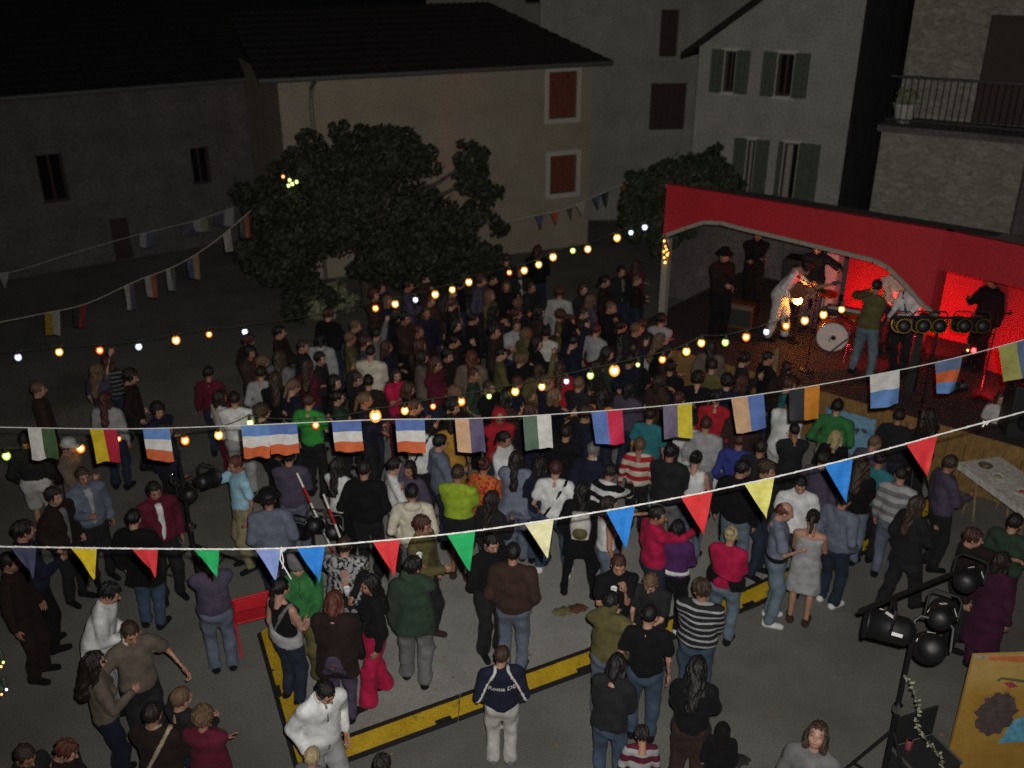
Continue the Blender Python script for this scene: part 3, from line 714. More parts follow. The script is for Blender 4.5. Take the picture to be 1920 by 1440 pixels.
def make_hair(style, h=0.0125, seed=0):
    G, o = grid((-.17, -.17, -.62 if 'long' in style else -.3), (.17, .24, .19), h)
    r_ = np.random.RandomState(seed)
    f = ell(G, (0, .018, .03), (.086, .108, .106))
    th = np.arctan2(G[0], G[1] + .001)
    clump = .004 * np.sin(th * 11 + 3 * np.sin(G[2] * 18 + seed)) + .003 * np.sin(th * 23 + G[2] * 30)
    face = np.maximum(np.maximum(-(-.045 - G[1]) * -1, 0) * 0 + (G[1] + .048), G[2] - .062)     # inside: y < -.048 and z < .062
    if style == 'short':
        f = np.maximum(f, -face); f = np.maximum(f, -.055 - G[2] - .25 * (G[1]))
    elif style == 'crop':
        f = ell(G, (0, .018, .027), (.080, .102, .101)); f = np.maximum(f, -face); f = np.maximum(f, -.035 - G[2] - .3 * G[1]); clump = clump * .3
    elif style == 'messy':
        f = ell(G, (0, .02, .033), (.092, .114, .110)); f = np.maximum(f, -face); f = np.maximum(f, -.075 - G[2] - .2 * G[1]); clump = clump * 2.2
    elif style == 'receding':
        f = ell(G, (0, .022, .02), (.083, .103, .09)); f = np.maximum(f, G[2] - .055 - .5 * G[1]); f = np.maximum(f, -(G[1] + .03)); f = np.maximum(f, -.06 - G[2])
    elif style == 'bob':
        f = smin(f, np.minimum(cap(G, (-.07, .01, 0), (-.08, .0, -.12), .036, .036), cap(G, (.07, .01, 0), (.08, .0, -.12), .036, .036)), .03)
        f = smin(f, cap(G, (0, .06, 0), (0, .075, -.12), .07, .06), .03); f = np.maximum(f, -np.maximum(np.abs(G[0]) - .062, np.maximum(G[1] + .045, G[2] - .065)))
        clump = clump * 1.6
    elif style == 'long':
        f = smin(f, np.minimum(cap(G, (-.07, .02, 0), (-.085, .03, -.26), .036, .03), cap(G, (.07, .02, 0), (.085, .03, -.26), .036, .03)), .03)
        f = smin(f, cap(G, (0, .06, 0), (0, .105, -.40), .075, .062), .04); f = np.maximum(f, -np.maximum(np.abs(G[0]) - .06, np.maximum(G[1] + .045, G[2] - .068)))
        clump = clump * 1.8
    elif style == 'long_wavy':
        f = smin(f, np.minimum(cap(G, (-.08, .02, 0), (-.11, .03, -.22), .05, .045), cap(G, (.08, .02, 0), (.11, .03, -.22), .05, .045)), .03)
        f = smin(f, cap(G, (0, .06, 0), (0, .12, -.36), .09, .085), .04); f = np.maximum(f, -np.maximum(np.abs(G[0]) - .058, np.maximum(G[1] + .045, G[2] - .065)))
        clump = .013 * np.sin(th * 7 + 22 * G[2]) * np.sin(G[2] * 31 + G[0] * 40) + clump
    elif style == 'ponytail':
        f = np.maximum(f, -face); f = np.maximum(f, -.05 - G[2] - .3 * G[1]); f = smin(f, cap(G, (0, .12, .04), (0, .17, -.16), .034, .02), .015)
    elif style == 'bun':
        f = np.maximum(f, -face); f = np.maximum(f, -.045 - G[2] - .3 * G[1]); f = smin(f, ell(G, (0, .115, .085), (.05, .045, .045)), .012)
    elif style == 'curly':
        f = ell(G, (0, .025, .035), (.108, .125, .12)); f = np.maximum(f, -np.maximum(np.maximum(G[1] + .05, G[2] - .06), np.abs(G[0]) - .075)); f = np.maximum(f, -.10 - G[2] - .1 * G[1])
        clump = .011 * np.sin(G[0] * 95 + seed) * np.sin(G[1] * 88 + 1) * np.sin(G[2] * 92 + 2) * 1.6 + clump
    elif style == 'hood':
        f = ell(G, (0, .03, .02), (.115, .13, .135)); f = smin(f, cap(G, (0, .05, -.08), (0, .07, -.2), .11, .12), .04); f = np.maximum(f, -ell(G, (0, -.07, -.005), (.075, .13, .115))); clump = clump * .5
    V, F = nets(f + clump, o, h)
    return mesh_np('hair_' + style, relax(V, F, 1, 0.3), F, 'hair')
HAIR = {}
def hair_mesh(style):
    if style not in HAIR: HAIR[style] = make_hair(style, seed=len(HAIR))
    return HAIR[style]
def make_shoe(kind):
    h = 0.012; G, o = grid((-.07, -.24, -.02), (.07, .12, .17), h)
    f = smin(cap(G, (0, .03, .038), (0, -.15, .026), .046, .040), cap(G, (0, .03, .05), (0, .035, .12), .046, .046), .03)
    f = np.maximum(f, .0 - G[2]);  f = np.maximum(f, G[2] - (.10 if kind == 'shoe' else .16))
    V, F = nets(f, o, h); return mesh_np('shoe', relax(V, F, 1, .3), F, 'cloth_plain')
SHOE = make_shoe('shoe')
def make_backpack():
    h = 0.016; G, o = grid((-.2, -.03, -.28), (.2, .26, .30), h)
    f = ell(G, (0, .06, 0), (.16, .10, .24)) ; f = smin(f, np.maximum(np.maximum(np.abs(G[0]) - .11, np.abs(G[1] - .05) - .05), np.abs(G[2]) - .19) - .02, .03)
    V, F = nets(f, o, h); a = mesh_np('backpack', V, F, 'cloth_plain')
    f = ell(G, (0, .15, -.08), (.115, .055, .10)); V, F = nets(f, o, h); return a, mesh_np('pocket', V, F, 'cloth_plain')
PACK = make_backpack()
def make_hat(kind):
    m = MB()
    if kind == 'brim': m.lathe([(.165, .045), (.17, .052), (.11, .062), (.10, .06), (.098, .13), (.085, .155), (.03, .158)], 20)
    elif kind == 'cap':
        m.lathe([(.098, .03), (.104, .04), (.102, .09), (.08, .135), (.03, .152), (.005, .154)], 18)
        m.add([(-.08, -.08, .045), (-.05, -.175, .035), (.05, -.175, .035), (.08, -.08, .045), (-.08, -.08, .057), (-.05, -.175, .045), (.05, -.175, .045), (.08, -.08, .057)], [(0, 1, 2, 3), (4, 7, 6, 5), (0, 4, 5, 1), (1, 5, 6, 2), (2, 6, 7, 3)])
    elif kind == 'tall': m.lathe([(.103, .01), (.106, .04), (.108, .17), (.095, .19), (.02, .195)], 18)
    me = bpy.data.meshes.new('hat'); me.from_pydata(m.v, [], m.f); me.materials.append(M['cloth_plain']); me.polygons.foreach_set('use_smooth', [True] * len(me.polygons))
    return me
HATS = {}
SKIN = [(0.40, 0.205, 0.13), (0.32, 0.155, 0.10), (0.44, 0.24, 0.17), (0.28, 0.13, 0.08)]
C = dict(black=(.008, .0075, .009), charcoal=(.019, .018, .020), navy=(.013, .014, .031), brown=(.045, .024, .019), darkbrown=(.022, .013, .011), maroon=(.11, .012, .028), red=(.40, .018, .03),
         crimson=(.42, .012, .06), pink=(.55, .03, .13), white=(.70, .70, .68), offwhite=(.52, .50, .46), cream=(.60, .54, .42), grey=(.16, .16, .16), lightgrey=(.34, .34, .34), greyblue=(.13, .15, .20), steel=(.17, .19, .25),
         olive=(.11, .095, .035), khaki=(.28, .23, .14), green=(.035, .16, .045), lime=(.30, .42, .03), darkgreen=(.030, .052, .032), brightgreen=(.04, .30, .05), teal=(.03, .17, .19), blue=(.035, .045, .22), lightblue=(.33, .55, .66),
         denim=(.055, .085, .13), paledenim=(.14, .19, .23), darkdenim=(.022, .03, .05), plum=(.055, .012, .034), purple=(.075, .022, .10), mauve=(.075, .06, .095), orange=(.55, .17, .03), ochre=(.46, .24, .035), beige=(.38, .30, .20), taupe=(.14, .11, .085), violet=(.10, .06, .16))
HC = dict(black=(.008, .007, .007), dark=(.016, .011, .009), brown=(.045, .025, .015), lightbrown=(.13, .075, .04), reddish=(.10, .028, .016), blond=(.42, .33, .17), grey=(.16, .155, .15), auburn=(.06, .02, .014))
POSE = {  # hand targets of the two arms (x outwards, y forward negative, z up) and elbow pole
    'down': ((.25, -.02, .86), (.29, -.05, .88)), 'pocket': ((.21, -.07, .95), (.21, -.07, .95)), 'fold': ((-.08, -.21, 1.20), (-.08, -.23, 1.16)),
    'drink': ((.05, -.19, 1.50), (.25, -.04, .88)), 'hold': ((.10, -.30, 1.17), (.25, -.03, .88)), 'hold2': ((.09, -.31, 1.15), (.06, -.30, 1.10)), 'hips': ((.20, -.03, 1.03), (.20, -.03, 1.03)),
    'raise': ((.22, -.10, 1.92), (.26, -.03, .90)), 'both_up': ((.26, -.12, 1.86), (.30, -.08, 1.80)), 'clap': ((.03, -.27, 1.30), (.03, -.28, 1.27)), 'reach': ((.12, -.50, 1.36), (.26, -.04, .88)), 'behind': ((.06, .17, .98), (.06, .18, .95)),
    'out': ((.42, -.15, 1.02), (.40, -.18, 1.00)), 'hug': ((-.10, -.36, 1.34), (.05, -.34, 1.20)), 'guitar': ((.05, -.22, 1.02), (.42, -.25, 1.26)), 'talk': ((.16, -.30, 1.30), (.26, -.02, .88)), 'phone': ((.11, -.05, 1.55), (.24, -.04, .9)),
    'violin': ((.02, -.25, 1.38), (.30, -.34, 1.45)), 'keys': ((.10, -.42, 1.10), (.12, -.42, 1.08))}
TOPS = dict(tee=(.012, .62, .90), sweater=(.015, 1, .90), jacket=(.022, 1, .88), fleece=(.026, 1, .80), coat=(.024, 1, .62), tank=(.008, 0, .93), shirt=(.014, 1, .86), hoodie=(.022, 1, .87), poncho=(.045, 1, .78), tunic=(.014, .62, .74), dress=(.010, 0, .56), longtee=(.014, .7, .82))

def person(x, y, yaw=0.0, h=1.72, top='sweater', tc='charcoal', bot='jeans', bc='darkdenim', hair='short', hc='dark', pose='down', label='', z0=0.0, lod=1, sex='m', lean=0, roll=0, turn=0, nod=8, tilt=0,
           stance='stand', fat=0.0, skin=None, shoes='black', pat=None, c2='white', hat=None, strap=None, pack=None, front=None, zipc=None, belt=None, hem=None, raglan=False, lettering=None, swap=False, bag=None, sleeves=None, collar=None, seed=None, cup=None, group=None, hood=None, wrap=None):
    r_ = random.Random(seed if seed is not None else hash((round(x, 2), round(y, 2))) & 0xffff)
    S = h / 1.75; gh = (0.0238, 0.032, 0.042)[lod]
    hipC = np.array((0, 0, .95))
    Rm = np.array(Matrix.Rotation(R(roll), 3, 'Y') @ Matrix.Rotation(R(lean), 3, 'X'))
    def U(p): return hipC + Rm @ (np.array(p, float) - hipC)
    sw = (.165 if sex == 'f' else .183) + fat * .02
    sh = [U((-sw, .012, 1.405)), U((sw, .012, 1.405))]
    pa, pb = POSE[pose] if isinstance(pose, str) else pose
    if swap: pa, pb = pb, pa
    jit = lambda: r_.uniform(-.015, .015)
    def ik(s, t, l1, l2, pole):
        d = t - s; D = np.linalg.norm(d); D2 = min(max(D, .12), l1 + l2 - .004); d = d / D; a = (l1 * l1 - l2 * l2 + D2 * D2) / (2 * D2); q = math.sqrt(max(0, l1 * l1 - a * a))
        pole = pole - d * (pole @ d); pole = pole / (np.linalg.norm(pole) + 1e-9); return s + d * a + pole * q, s + d * D2
    arms = []
    for i, tg in enumerate((pa, pb)):
        sx = -1 if i == 0 else 1
        t = U((sx * tg[0] + jit(), tg[1] + jit(), tg[2] + jit()))
        el, wr = ik(sh[i], t, .285, .255, Rm @ np.array((sx * .42, .80, -.30)))
        arms.append((sh[i], el, wr))
    st_ = {'stand': ((-.105, .0), (.105, -.02)), 'wide': ((-.20, .02), (.20, -.03)), 'walk': ((-.09, -.22), (.09, .20)), 'contra': ((-.09, .03), (.15, -.12)), 'step': ((-.10, .12), (.12, -.16)), 'close': ((-.065, 0), (.065, 0))}[stance]
    legs = []
    for i, (fx, fy) in enumerate(st_):
        sx = -1 if i == 0 else 1
        hp = np.array((sx * .088, 0, .915)); an = np.array((fx, fy, .085)); kn, an2 = ik(hp, an, .425, .42, np.array((sx * .15, -1, 0)))
        legs.append((hp, kn, an2))
    P_ = [a for A in arms for a in A] + [l for L_ in legs for l in L_] + [U((0, 0, 1.5)), hipC]
    P_ = np.array(P_); lo, hi = P_.min(0) - .16, P_.max(0) + .14; lo[2] = -.02
    G, o = grid(lo, hi, gh)
    # torso coordinates
    Q0 = [G[k] - hipC[k] for k in range(3)]
    Q = [Rm[0, k] * Q0[0] + Rm[1, k] * Q0[1] + Rm[2, k] * Q0[2] + hipC[k] for k in range(3)]
    E = [Q[0] / 1.28, Q[1] / .88, Q[2]]
    bel = .012 * (sex == 'm') + fat * .05
    T = cap(E, (0, 0, .93), (0, 0, 1.0), .128 + (.008 if sex == 'f' else 0) + fat * .03, .120 + bel)
    T = smin(T, cap(E, (0, -bel * .5, 1.0), (0, 0, 1.16), .112 + bel, .100 + bel * .8), .05)
    T = smin(T, cap(E, (0, 0, 1.18), (0, .0, 1.35), .114 + bel * .3, .118), .06)
    T = smin(T, cap(Q, (-sw + .05, .012, 1.395), (sw - .05, .012, 1.395), .058, .058), .05)
    if sex == 'f': T = smin(T, np.minimum(ell(Q, (-.075, -.085, 1.27), (.062, .06, .062)), ell(Q, (.075, -.085, 1.27), (.062, .06, .062))), .04)
    NK = smin(cap(Q, (0, .015, 1.40), (0, .005, 1.58), .060, .052), np.minimum(cap(Q, (0, .015, 1.50), (-.12, .015, 1.43), .045, .04), cap(Q, (0, .015, 1.50), (.12, .015, 1.43), .045, .04)), .03)
    UA = np.minimum(*[cap(G, a, b, .056 + fat * .01, .045) for a, b, c in arms]); FA = np.minimum(*[cap(G, b, c, .045, .031) for a, b, c in arms])
    LG = []
    for hp, kn, an in legs:
        f = smin(cap(G, hp, kn, .088 + fat * .015, .060), cap(G, kn, an, .058, .043), .03)
        f = smin(f, ell(G, kn * .65 + an * .35 + np.array((0, .018, 0)), (.052, .056, .11)), .03); LG.append(f)
    LGm = np.minimum(*LG)
    arm = smin(UA, FA, .02)
    body = smin(smin(smin(T, NK + .010, .02), arm + .003, .035), LGm + (.004 if bot in (None, 'shorts', 'skirt', 'miniskirt') else .014), .03) + (.004 if top in ('tank', 'dress', None) else .010)
    V, F = nets(body, o, gh); V = relax(V, F, 1, .4)
    Vs, Fs, Ts = [V], [F], [np.ones((len(V), 3))]
    # head
    Rh = Rm @ np.array(Matrix.Rotation(R(turn), 3, 'Z') @ Matrix.Rotation(R(tilt), 3, 'Y') @ Matrix.Rotation(R(nod), 3, 'X'))
    hs = .97 * (1.0 if h > 1.5 else 1.14)
    neck = U((0, .012, 1.50)); hcn = neck + Rh @ np.array((0, -.012, .128))
    hv, hf, ht = (HEADS if lod < 1 else HEADS_LOW)[1 if sex == 'f' else r_.choice((0, 2))]
    Vs.append(hv * hs @ Rh.T + hcn); Fs.append(hf + len(V)); Ts.append(ht)
    for i, (a, b, c) in enumerate(arms):
        w = (c - b) / np.linalg.norm(c - b); cen = U((0, -.05, c[2] if False else 1.1)); n = cen - c; n = n - w * (n @ w); n /= np.linalg.norm(n) + 1e-9
        t = np.cross(n, w)
        if t[1] > 0 and abs(w[2]) > .7: t = -t
        if t[2] < 0 and abs(w[2]) <= .7: t = -t
        hv, hf = (HANDS if lod == 0 else HANDS_LOW)['grip' if r_.random() < .5 or pose in ('drink', 'hold', 'guitar') else 'open']
        k = sum(len(q) for q in Vs); X = np.stack([t, n, w], 0)
        hv2 = (hv * .95) @ X + c
        if np.linalg.det(X) < 0: hf = hf[:, ::-1]
        Vs.append(hv2); Fs.append(hf + k); Ts.append(np.ones((len(hv), 3)) * .97)
    V = np.concatenate(Vs) * S; F = np.concatenate(Fs)
    me = mesh_np('person', V, F, 'skin', np.concatenate(Ts))
    body_o = link('person', me, None, (x, y, z0)); body_o.rotation_euler = (0, 0, math.atan2(-x, y) + R(yaw))
    sk = skin or SKIN[r_.randrange(3)]; body_o.color = (*sk, 1)
    tag(body_o, label, 'person', group)
    def child(name, me_, col, par=body_o, mat=None):
        q = link(name, me_, par); cc = C[col] if isinstance(col, str) else col
        q.color = (*cc, 1); return q
    def shell(name, f, col, mat='cloth_plain', it=1, par=body_o):
        V, F = nets(f, o, gh)
        if len(F) == 0: return None
        me_ = mesh_np(name, relax(V, F, it, .35) * S, F, mat); q = child(name, me_, col, par)
        if mat != 'cloth_plain': q['second_colour'] = [float(v) for v in C[c2]]
        return q
    # folds in cloth
    fold = 0
    for _ in range(4):
        d = np.array((r_.uniform(-1, 1), r_.uniform(-1, 1), r_.uniform(-.5, .5))) * r_.uniform(18, 34); ph = r_.uniform(0, 6)
        fold = fold + .0044 * np.sin(G[0] * d[0] + G[1] * d[1] + G[2] * d[2] + ph + 1.5 * np.sin(G[2] * r_.uniform(9, 16) + ph))
    top_o = None; tf = None
    if top:
        ease, sl, hm = TOPS[top]; hm = hem or hm; sl = sleeves if sleeves is not None else sl
        f = T if sl == 0 else smin(T, np.minimum(cap(Q, (0, .015, 1.495), (-.125, .015, 1.425), .050, .046), cap(Q, (0, .015, 1.495), (.125, .015, 1.425),   .050, .046)), .03)
        if sl: f = smin(f, cap(Q, (0, .022, 1.36), (0, .018, 1.51), .078, .064), .02)
        fs_ = None
        if sl >= 1: fs_ = np.minimum(*[smin(cap(G, a, b, .060, .050), cap(G, b, b + (c - b) * .93, .050, .036), .02) for a, b, c in arms])
        elif sl > 0: fs_ = np.minimum(*[cap(G, a, a + (b - a) * min(1, sl), .062, .062) for a, b, c in arms])
        if top in ('coat', 'tunic', 'dress', 'fleece', 'poncho') or hm < .8:
            f = smin(f, cap(E, (0, 0, .98), (0, 0, hm - .02), .132, .172 if top != 'poncho' else .2), .04)
        f = f - ease - fold * (1.0 if top not in ('tank', 'tee', 'dress') else .6)
        cutz = (1.36 if top == 'dress' else 1.50)
        f = np.maximum(f, np.maximum(hm - Q[2] + .012 * np.sin(Q[0] * 18 + 2), Q[2] - cutz - .45 * np.clip(Q[1], -.12, .06)))
        if fs_ is not None: f = smin(f, fs_ - ease * .8 - fold, .022)
        tf = f
        nm = {'tee': 't_shirt', 'tank': 'vest_top', 'longtee': 't_shirt'}.get(top, top)
        top_o = shell(nm, f, tc, 'cloth_' + (pat or 'plain'))
        if front: shell('shirt_front', np.maximum(np.maximum(f - .006, np.abs(Q[0] + .01 * np.sin(Q[2] * 9)) - (.042 + .05 * np.clip(Q[2] - 1.15, 0, .4))), np.maximum(Q[1] + .02, np.maximum(.93 - Q[2], Q[2] - 1.47))), front, par=top_o or body_o)
        if zipc: shell('zip', np.maximum(np.maximum(f - .009, np.abs(Q[0]) - .013), np.maximum(Q[1] + .02, hm + .02 - Q[2])), zipc, par=top_o or body_o)
        if strap: shell('shoulder_strap', np.maximum(np.maximum(f - .013, np.abs((Q[0] * .88 + (Q[2] - 1.20) * .47) * (1 if not swap else 1)) - .024), np.maximum(hm + .05 - Q[2], Q[2] - 1.52)), strap)
        if belt: shell('belt_band', np.maximum(f - .010, np.abs(Q[2] - 1.03) - .03), belt)
        if collar: shell('collar', np.maximum(cap(Q, (0, .015, 1.46), (0, .008, 1.515), .082, .074), -cap(Q, (0, .0, 1.40), (0, -.01, 1.6), .058, .056)), collar, par=top_o or body_o)
        if raglan:
            for sx in (-1, 1): shell('sleeve_stripe', np.maximum(np.maximum(f - .010, np.abs(sx * Q[0] - (.075 + np.clip(1.47 - Q[2], 0, .5) * .55)) - .024), np.maximum(-.02 - Q[1], 1.02 - Q[2])), c2, par=top_o)
        if wrap: shell('tied_jumper', np.maximum(f - .035, np.abs(Q[2] - 1.0 - .03 * np.sin(Q[0] * 9)) - .07), wrap)
        if hood: shell('hood', np.maximum(ell(Q, (0, .07, 1.48), (.125, .085, .07)), -ell(Q, (0, .0, 1.53), (.075, .075, .1))), hood, par=top_o or body_o)
    if bot:
        if bot in ('jeans', 'trousers', 'leggings', 'shorts', 'wide'):
            e = {'jeans': .016, 'trousers': .024, 'leggings': .008, 'shorts': .03, 'wide': .022}[bot]
            L2 = []
            for hp, kn, an in legs:
                r1 = {'wide': .085, 'trousers': .058, 'jeans': .052}.get(bot, .045)
                L2.append(smin(cap(G, hp, kn, .09 + fat * .015, .064), cap(G, kn, an * .98 + kn * .02, .062, r1), .03))
            f = smin(np.minimum(*L2), np.maximum(cap(E, (0, 0, .90), (0, 0, 1.02), .124 + fat * .03, .118 + bel), -99), .035) - e - fold * 1.2
            f = np.maximum(f, np.maximum(G[2] - 1.04, (.47 if bot == 'shorts' else .045) - G[2]))
        else:
            hz = {'skirt': .48, 'longskirt': .12, 'miniskirt': .62}[bot]
            f = cap(E, (0, 0, 1.0), (0, 0, hz - .05), .122, .20) - .012 - fold * 1.8 - .008 * np.sin(np.arctan2(G[0], G[1]) * 9) * np.clip(1 - G[2], 0, 1)
            f = np.maximum(f, np.maximum(G[2] - 1.04, hz - G[2]))
        shell({'wide': 'trousers', 'longskirt': 'skirt', 'miniskirt': 'skirt'}.get(bot, bot), f, bc)
    if hair:
        q = link('hair', hair_mesh(hair), body_o); q.color = (*HC.get(hc, C.get(hc, (.02, .02, .02))), 1)
        Mx = Matrix.Translation(Vector(hcn * S)) @ Matrix([[*Rh[0], 0], [*Rh[1], 0], [*Rh[2], 0], [0, 0, 0, 1]]) @ Matrix.Scale(hs * S, 4)
        q.matrix_local = Mx
        if hair == 'hood': q.name = 'hood'; q.data.materials[0] = M['cloth_plain']
    if hat:
        if hat[0] not in HATS: HATS[hat[0]] = make_hat(hat[0])
        q = child('hat', HATS[hat[0]], hat[1]); q.matrix_local = Matrix.Translation(Vector(hcn * S)) @ Matrix([[*Rh[0], 0], [*Rh[1], 0], [*Rh[2], 0], [0, 0, 0, 1]]) @ Matrix.Scale(hs * S, 4)
    for i, (hp, kn, an) in enumerate(legs):
        q = child('shoe', SHOE, shoes); q.matrix_local = Matrix.Translation(Vector((an[0] * S, an[1] * S, 0))) @ Matrix.Rotation(R((-14, 14)[i] * .7), 4, 'Z') @ Matrix.Scale(S * 1.02, 4)
    if pack:
        c_ = U((0, .135, 1.22)); q = child('backpack', PACK[0], pack[0]); Mx = Matrix.Translation(Vector(c_ * S)) @ Matrix([[*Rm[0], 0], [*Rm[1], 0], [*Rm[2], 0], [0, 0, 0, 1]]) @ Matrix.Scale(S * .86, 4); q.matrix_local = Mx
        q2 = child('pocket', PACK[1], pack[1], q)
    if bag:
        h_, c_ = arms[0][2] * S, bag
        m = MB(); m.lathe([(.05, -.36), (.13, -.33), (.155, -.2), (.12, -.06), (.05, -.02)], 14, Matrix.Translation(Vector(h_) + Vector((-.02, 0, -.06))) @ Matrix.Diagonal((1.0, .55, 1.05, 1)))
        q = m.build('bag', 'cloth_plain', body_o, True); q.color = (*C[bag], 1)
    if cup:
        c_ = arms[0][2] if not swap else arms[1][2]; m = MB(); m.lathe([(.026, 0), (.036, .10), (.034, .102), (.030, .09)], 12, Matrix.Translation(Vector(c_ * S) + Vector((0, -.06, .02))))
        q = m.build('cup', 'cloth_plain', body_o, True); q.color = (*C[cup], 1)
    if lettering and top_o:
        cu = bpy.data.curves.new('lettering', 'FONT'); cu.body = lettering; cu.size = .072; cu.align_x = 'CENTER'; cu.extrude = .0; cu.resolution_u = 2; cu.shear = .1; cu.offset = .0015
        tmp = link('lettering_source', cu); dg = bpy.context.evaluated_depsgraph_get(); tm = bpy.data.meshes.new_from_object(tmp.evaluated_get(dg)); bpy.data.objects.remove(tmp)
        V, F = np.array([v.co for v in top_o.data.vertices]), [tuple(p.vertices) for p in top_o.data.polygons]
        bv = BVHTree.FromPolygons([Vector(v) for v in V], F)
        bm = bmesh.new(); bm.from_mesh(tm); bmesh.ops.subdivide_edges(bm, edges=[e for e in bm.edges if e.calc_length() > .02], cuts=2)
        for v in bm.verts:
            px, pz = -v.co.x * 1.0, (1.235 + v.co.y) * S
            hit = bv.ray_cast(Vector((px, .6, pz)), Vector((0, -1, 0)))
            v.co = Vector((px, (hit[0].y if hit[0] else .15) + .004, pz))
        bm.to_mesh(tm); bm.free(); tm.materials.clear(); tm.materials.append(M['cloth_plain'])
        q = child('lettering', tm, c2, top_o)
    return body_o
# ================================================================== TREES
def px_blobs(lst, Y, dy=0.6, seed=3):
    r_ = random.Random(seed); out = []
    for x, y, rp in lst:
        Yb = Y + r_.uniform(-dy, dy); p = aty(x, y, Yb); d = (p - Vector((0, 0, CAM_H))).length
        br = rp * d / FPX; out.append((p.x, p.y, p.z, br * 0.72, 0.92))
        for _ in range(9):
            q = Vector((r_.gauss(0, 1), r_.gauss(0, 1) - .4, r_.gauss(0, 1))).normalized() * br * r_.uniform(.66, .98); out.append((p.x + q.x, p.y + q.y, p.z + q.z, br * r_.uniform(.20, .40), .8))
    return out
def tree(label, base, blobs, n, size, mat, limbs, tr=0.16, seed=1):
    t = empty('tree', (0, 0, 0), 0, label, 'tree')
    t.location = (base[0], base[1], 0); bs = [(b[0] - base[0], b[1] - base[1], b[2], b[3], b[4]) for b in blobs]
    m = MB(); top = max(b[2] for b in bs) * 0.55
    m.tube([(0, 0, -0.05), (0.03, 0.02, 0.35), (-0.05, 0.03, top * 0.6), (0.02, 0, top)], [tr * 1.35, tr, tr * 0.85, tr * 0.6], 10); m.build('trunk', 'bark', t, True)
    for b in bs[:limbs * 10:10]:
        m = MB(); a = Vector((0, 0, top * 0.65)); e = Vector(b[:3]); mid = a.lerp(e, 0.5) + Vector((0, 0, 0.12))
        m.tube([a, mid, e], [tr * 0.55, tr * 0.35, tr * 0.12], 7); m.build('limb', 'bark', t, True)
    c_ = leaf_cloud(n, bs, size, seed).build('crown', mat, t)
    return t
tree('big round leafy tree in front of the ochre house', atz(690, 575), px_blobs([(600, 310, 62), (660, 290, 55), (730, 295, 62), (772, 300, 52), (600, 410, 105), (720, 400, 125), (812, 425, 88), (884, 300, 34), (890, 335, 36), (895, 400, 34), (900, 475, 36), (540, 470, 80), (570, 545, 52), (520, 395, 70), (770, 490, 85), (850, 505, 60), (690, 500, 38), (490, 480, 42), (640, 255, 26), (760, 258, 28), (575, 262, 22), (700, 250, 20), (920, 360, 24), (935, 425, 20), (930, 480, 22), (480, 420, 26), (465, 455, 18), (505, 350, 24), (530, 320, 22), (550, 585, 26), (905, 300, 18), (890, 545, 26), (800, 560, 30), (620, 560, 22)], 20.6), 42000, 0.062, 'leaf', 12)
tree('dark tree between the bandstand and the tall grey house', atz(1265, 478), px_blobs([(1290, 320, 42), (1330, 310, 40), (1240, 345, 45), (1200, 345, 34), (1280, 380, 60), (1215, 400, 48), (1185, 385, 26), (1340, 365, 50), (1200, 425, 32), (1250, 430, 45)], 21.8), 15000, 0.062, 'leaf_dark', 6, 0.12, 4)
for k, (x, y, lab) in enumerate(((628, 582, 'pale leafy shrub lit under the big tree'), (590, 606, 'low pale shrub at the foot of the big tree, left of the other shrub'))):
    p = atz(x, y); s_ = empty('shrub', (p.x, p.y, 0), 0, lab, 'shrub'); r0 = (0.42, 0.30)[k]
    leaf_cloud(420, [(0, 0, 0.35, r0, 0.8), (0.25, 0, 0.22, r0 * 0.7, 0.8)], 0.07, 9 + k).build('foliage', 'leaf_pale', s_)
    m = MB()
    for a in range(5): m.tube([(0, 0, -0.02), (0.12 * math.cos(a * 1.3), 0.12 * math.sin(a * 1.3), 0.4)], [0.015, 0.006], 5)
    q = m.build('stems', 'bark', s_); q['kind'] = 'stuff'

# ================================================================== CORDS, FLAGS, PENNANTS, BULBS
class Cord:
    """a line hung across the square, known from points of the photo and its distance"""
    def __init__(s, pts, Y0, Y1): s.pts = pts; s.Y0, s.Y1 = Y0, Y1
    def at(s, x, dy=0.0, dY=0.0):
        p = s.pts; k = 0
        while k < len(p) - 2 and x > p[k + 1][0]: k += 1
        (xa, ya), (xb, yb) = p[k], p[k + 1]; t = (x - xa) / (xb - xa)
        # smooth interpolation through neighbours
        y0 = p[k - 1] if k else (2 * xa - xb, 2 * ya - yb); y3 = p[k + 2] if k + 2 < len(p) else (2 * xb - xa, 2 * yb - ya)
        ma = (yb - y0[1]) / (xb - y0[0]) * (xb - xa); mb = (y3[1] - ya) / (y3[0] - xa) * (xb - xa)
        y = (2 * t ** 3 - 3 * t * t + 1) * ya + (t ** 3 - 2 * t * t + t) * ma + (-2 * t ** 3 + 3 * t * t) * yb + (t ** 3 - t * t) * mb
        Y = s.Y0 + (s.Y1 - s.Y0) * (x - p[0][0]) / (p[-1][0] - p[0][0])
        return aty(x, y + dy, Y + dY)
    def pts3(s, n=80, dy=0): return [s.at(s.pts[0][0] + (s.pts[-1][0] - s.pts[0][0]) * i / n, dy) for i in range(n + 1)]
def twisted(m, pts, r):
    m.tube(pts, r, 7)
    for k in range(len(pts) - 1):                 # strands wound round the cord
        a, b = pts[k], pts[k + 1]; d = (b - a); n = max(2, int(d.length / 0.05)); q = []
        u = d.normalized().orthogonal(); w = d.normalized().cross(u)
        for i in range(n + 1): q.append(a.lerp(b, i / n) + (u * math.cos(i * 1.9) + w * math.sin(i * 1.9)) * r * 0.7)
        m.tube(q, r * 0.55, 5, False)
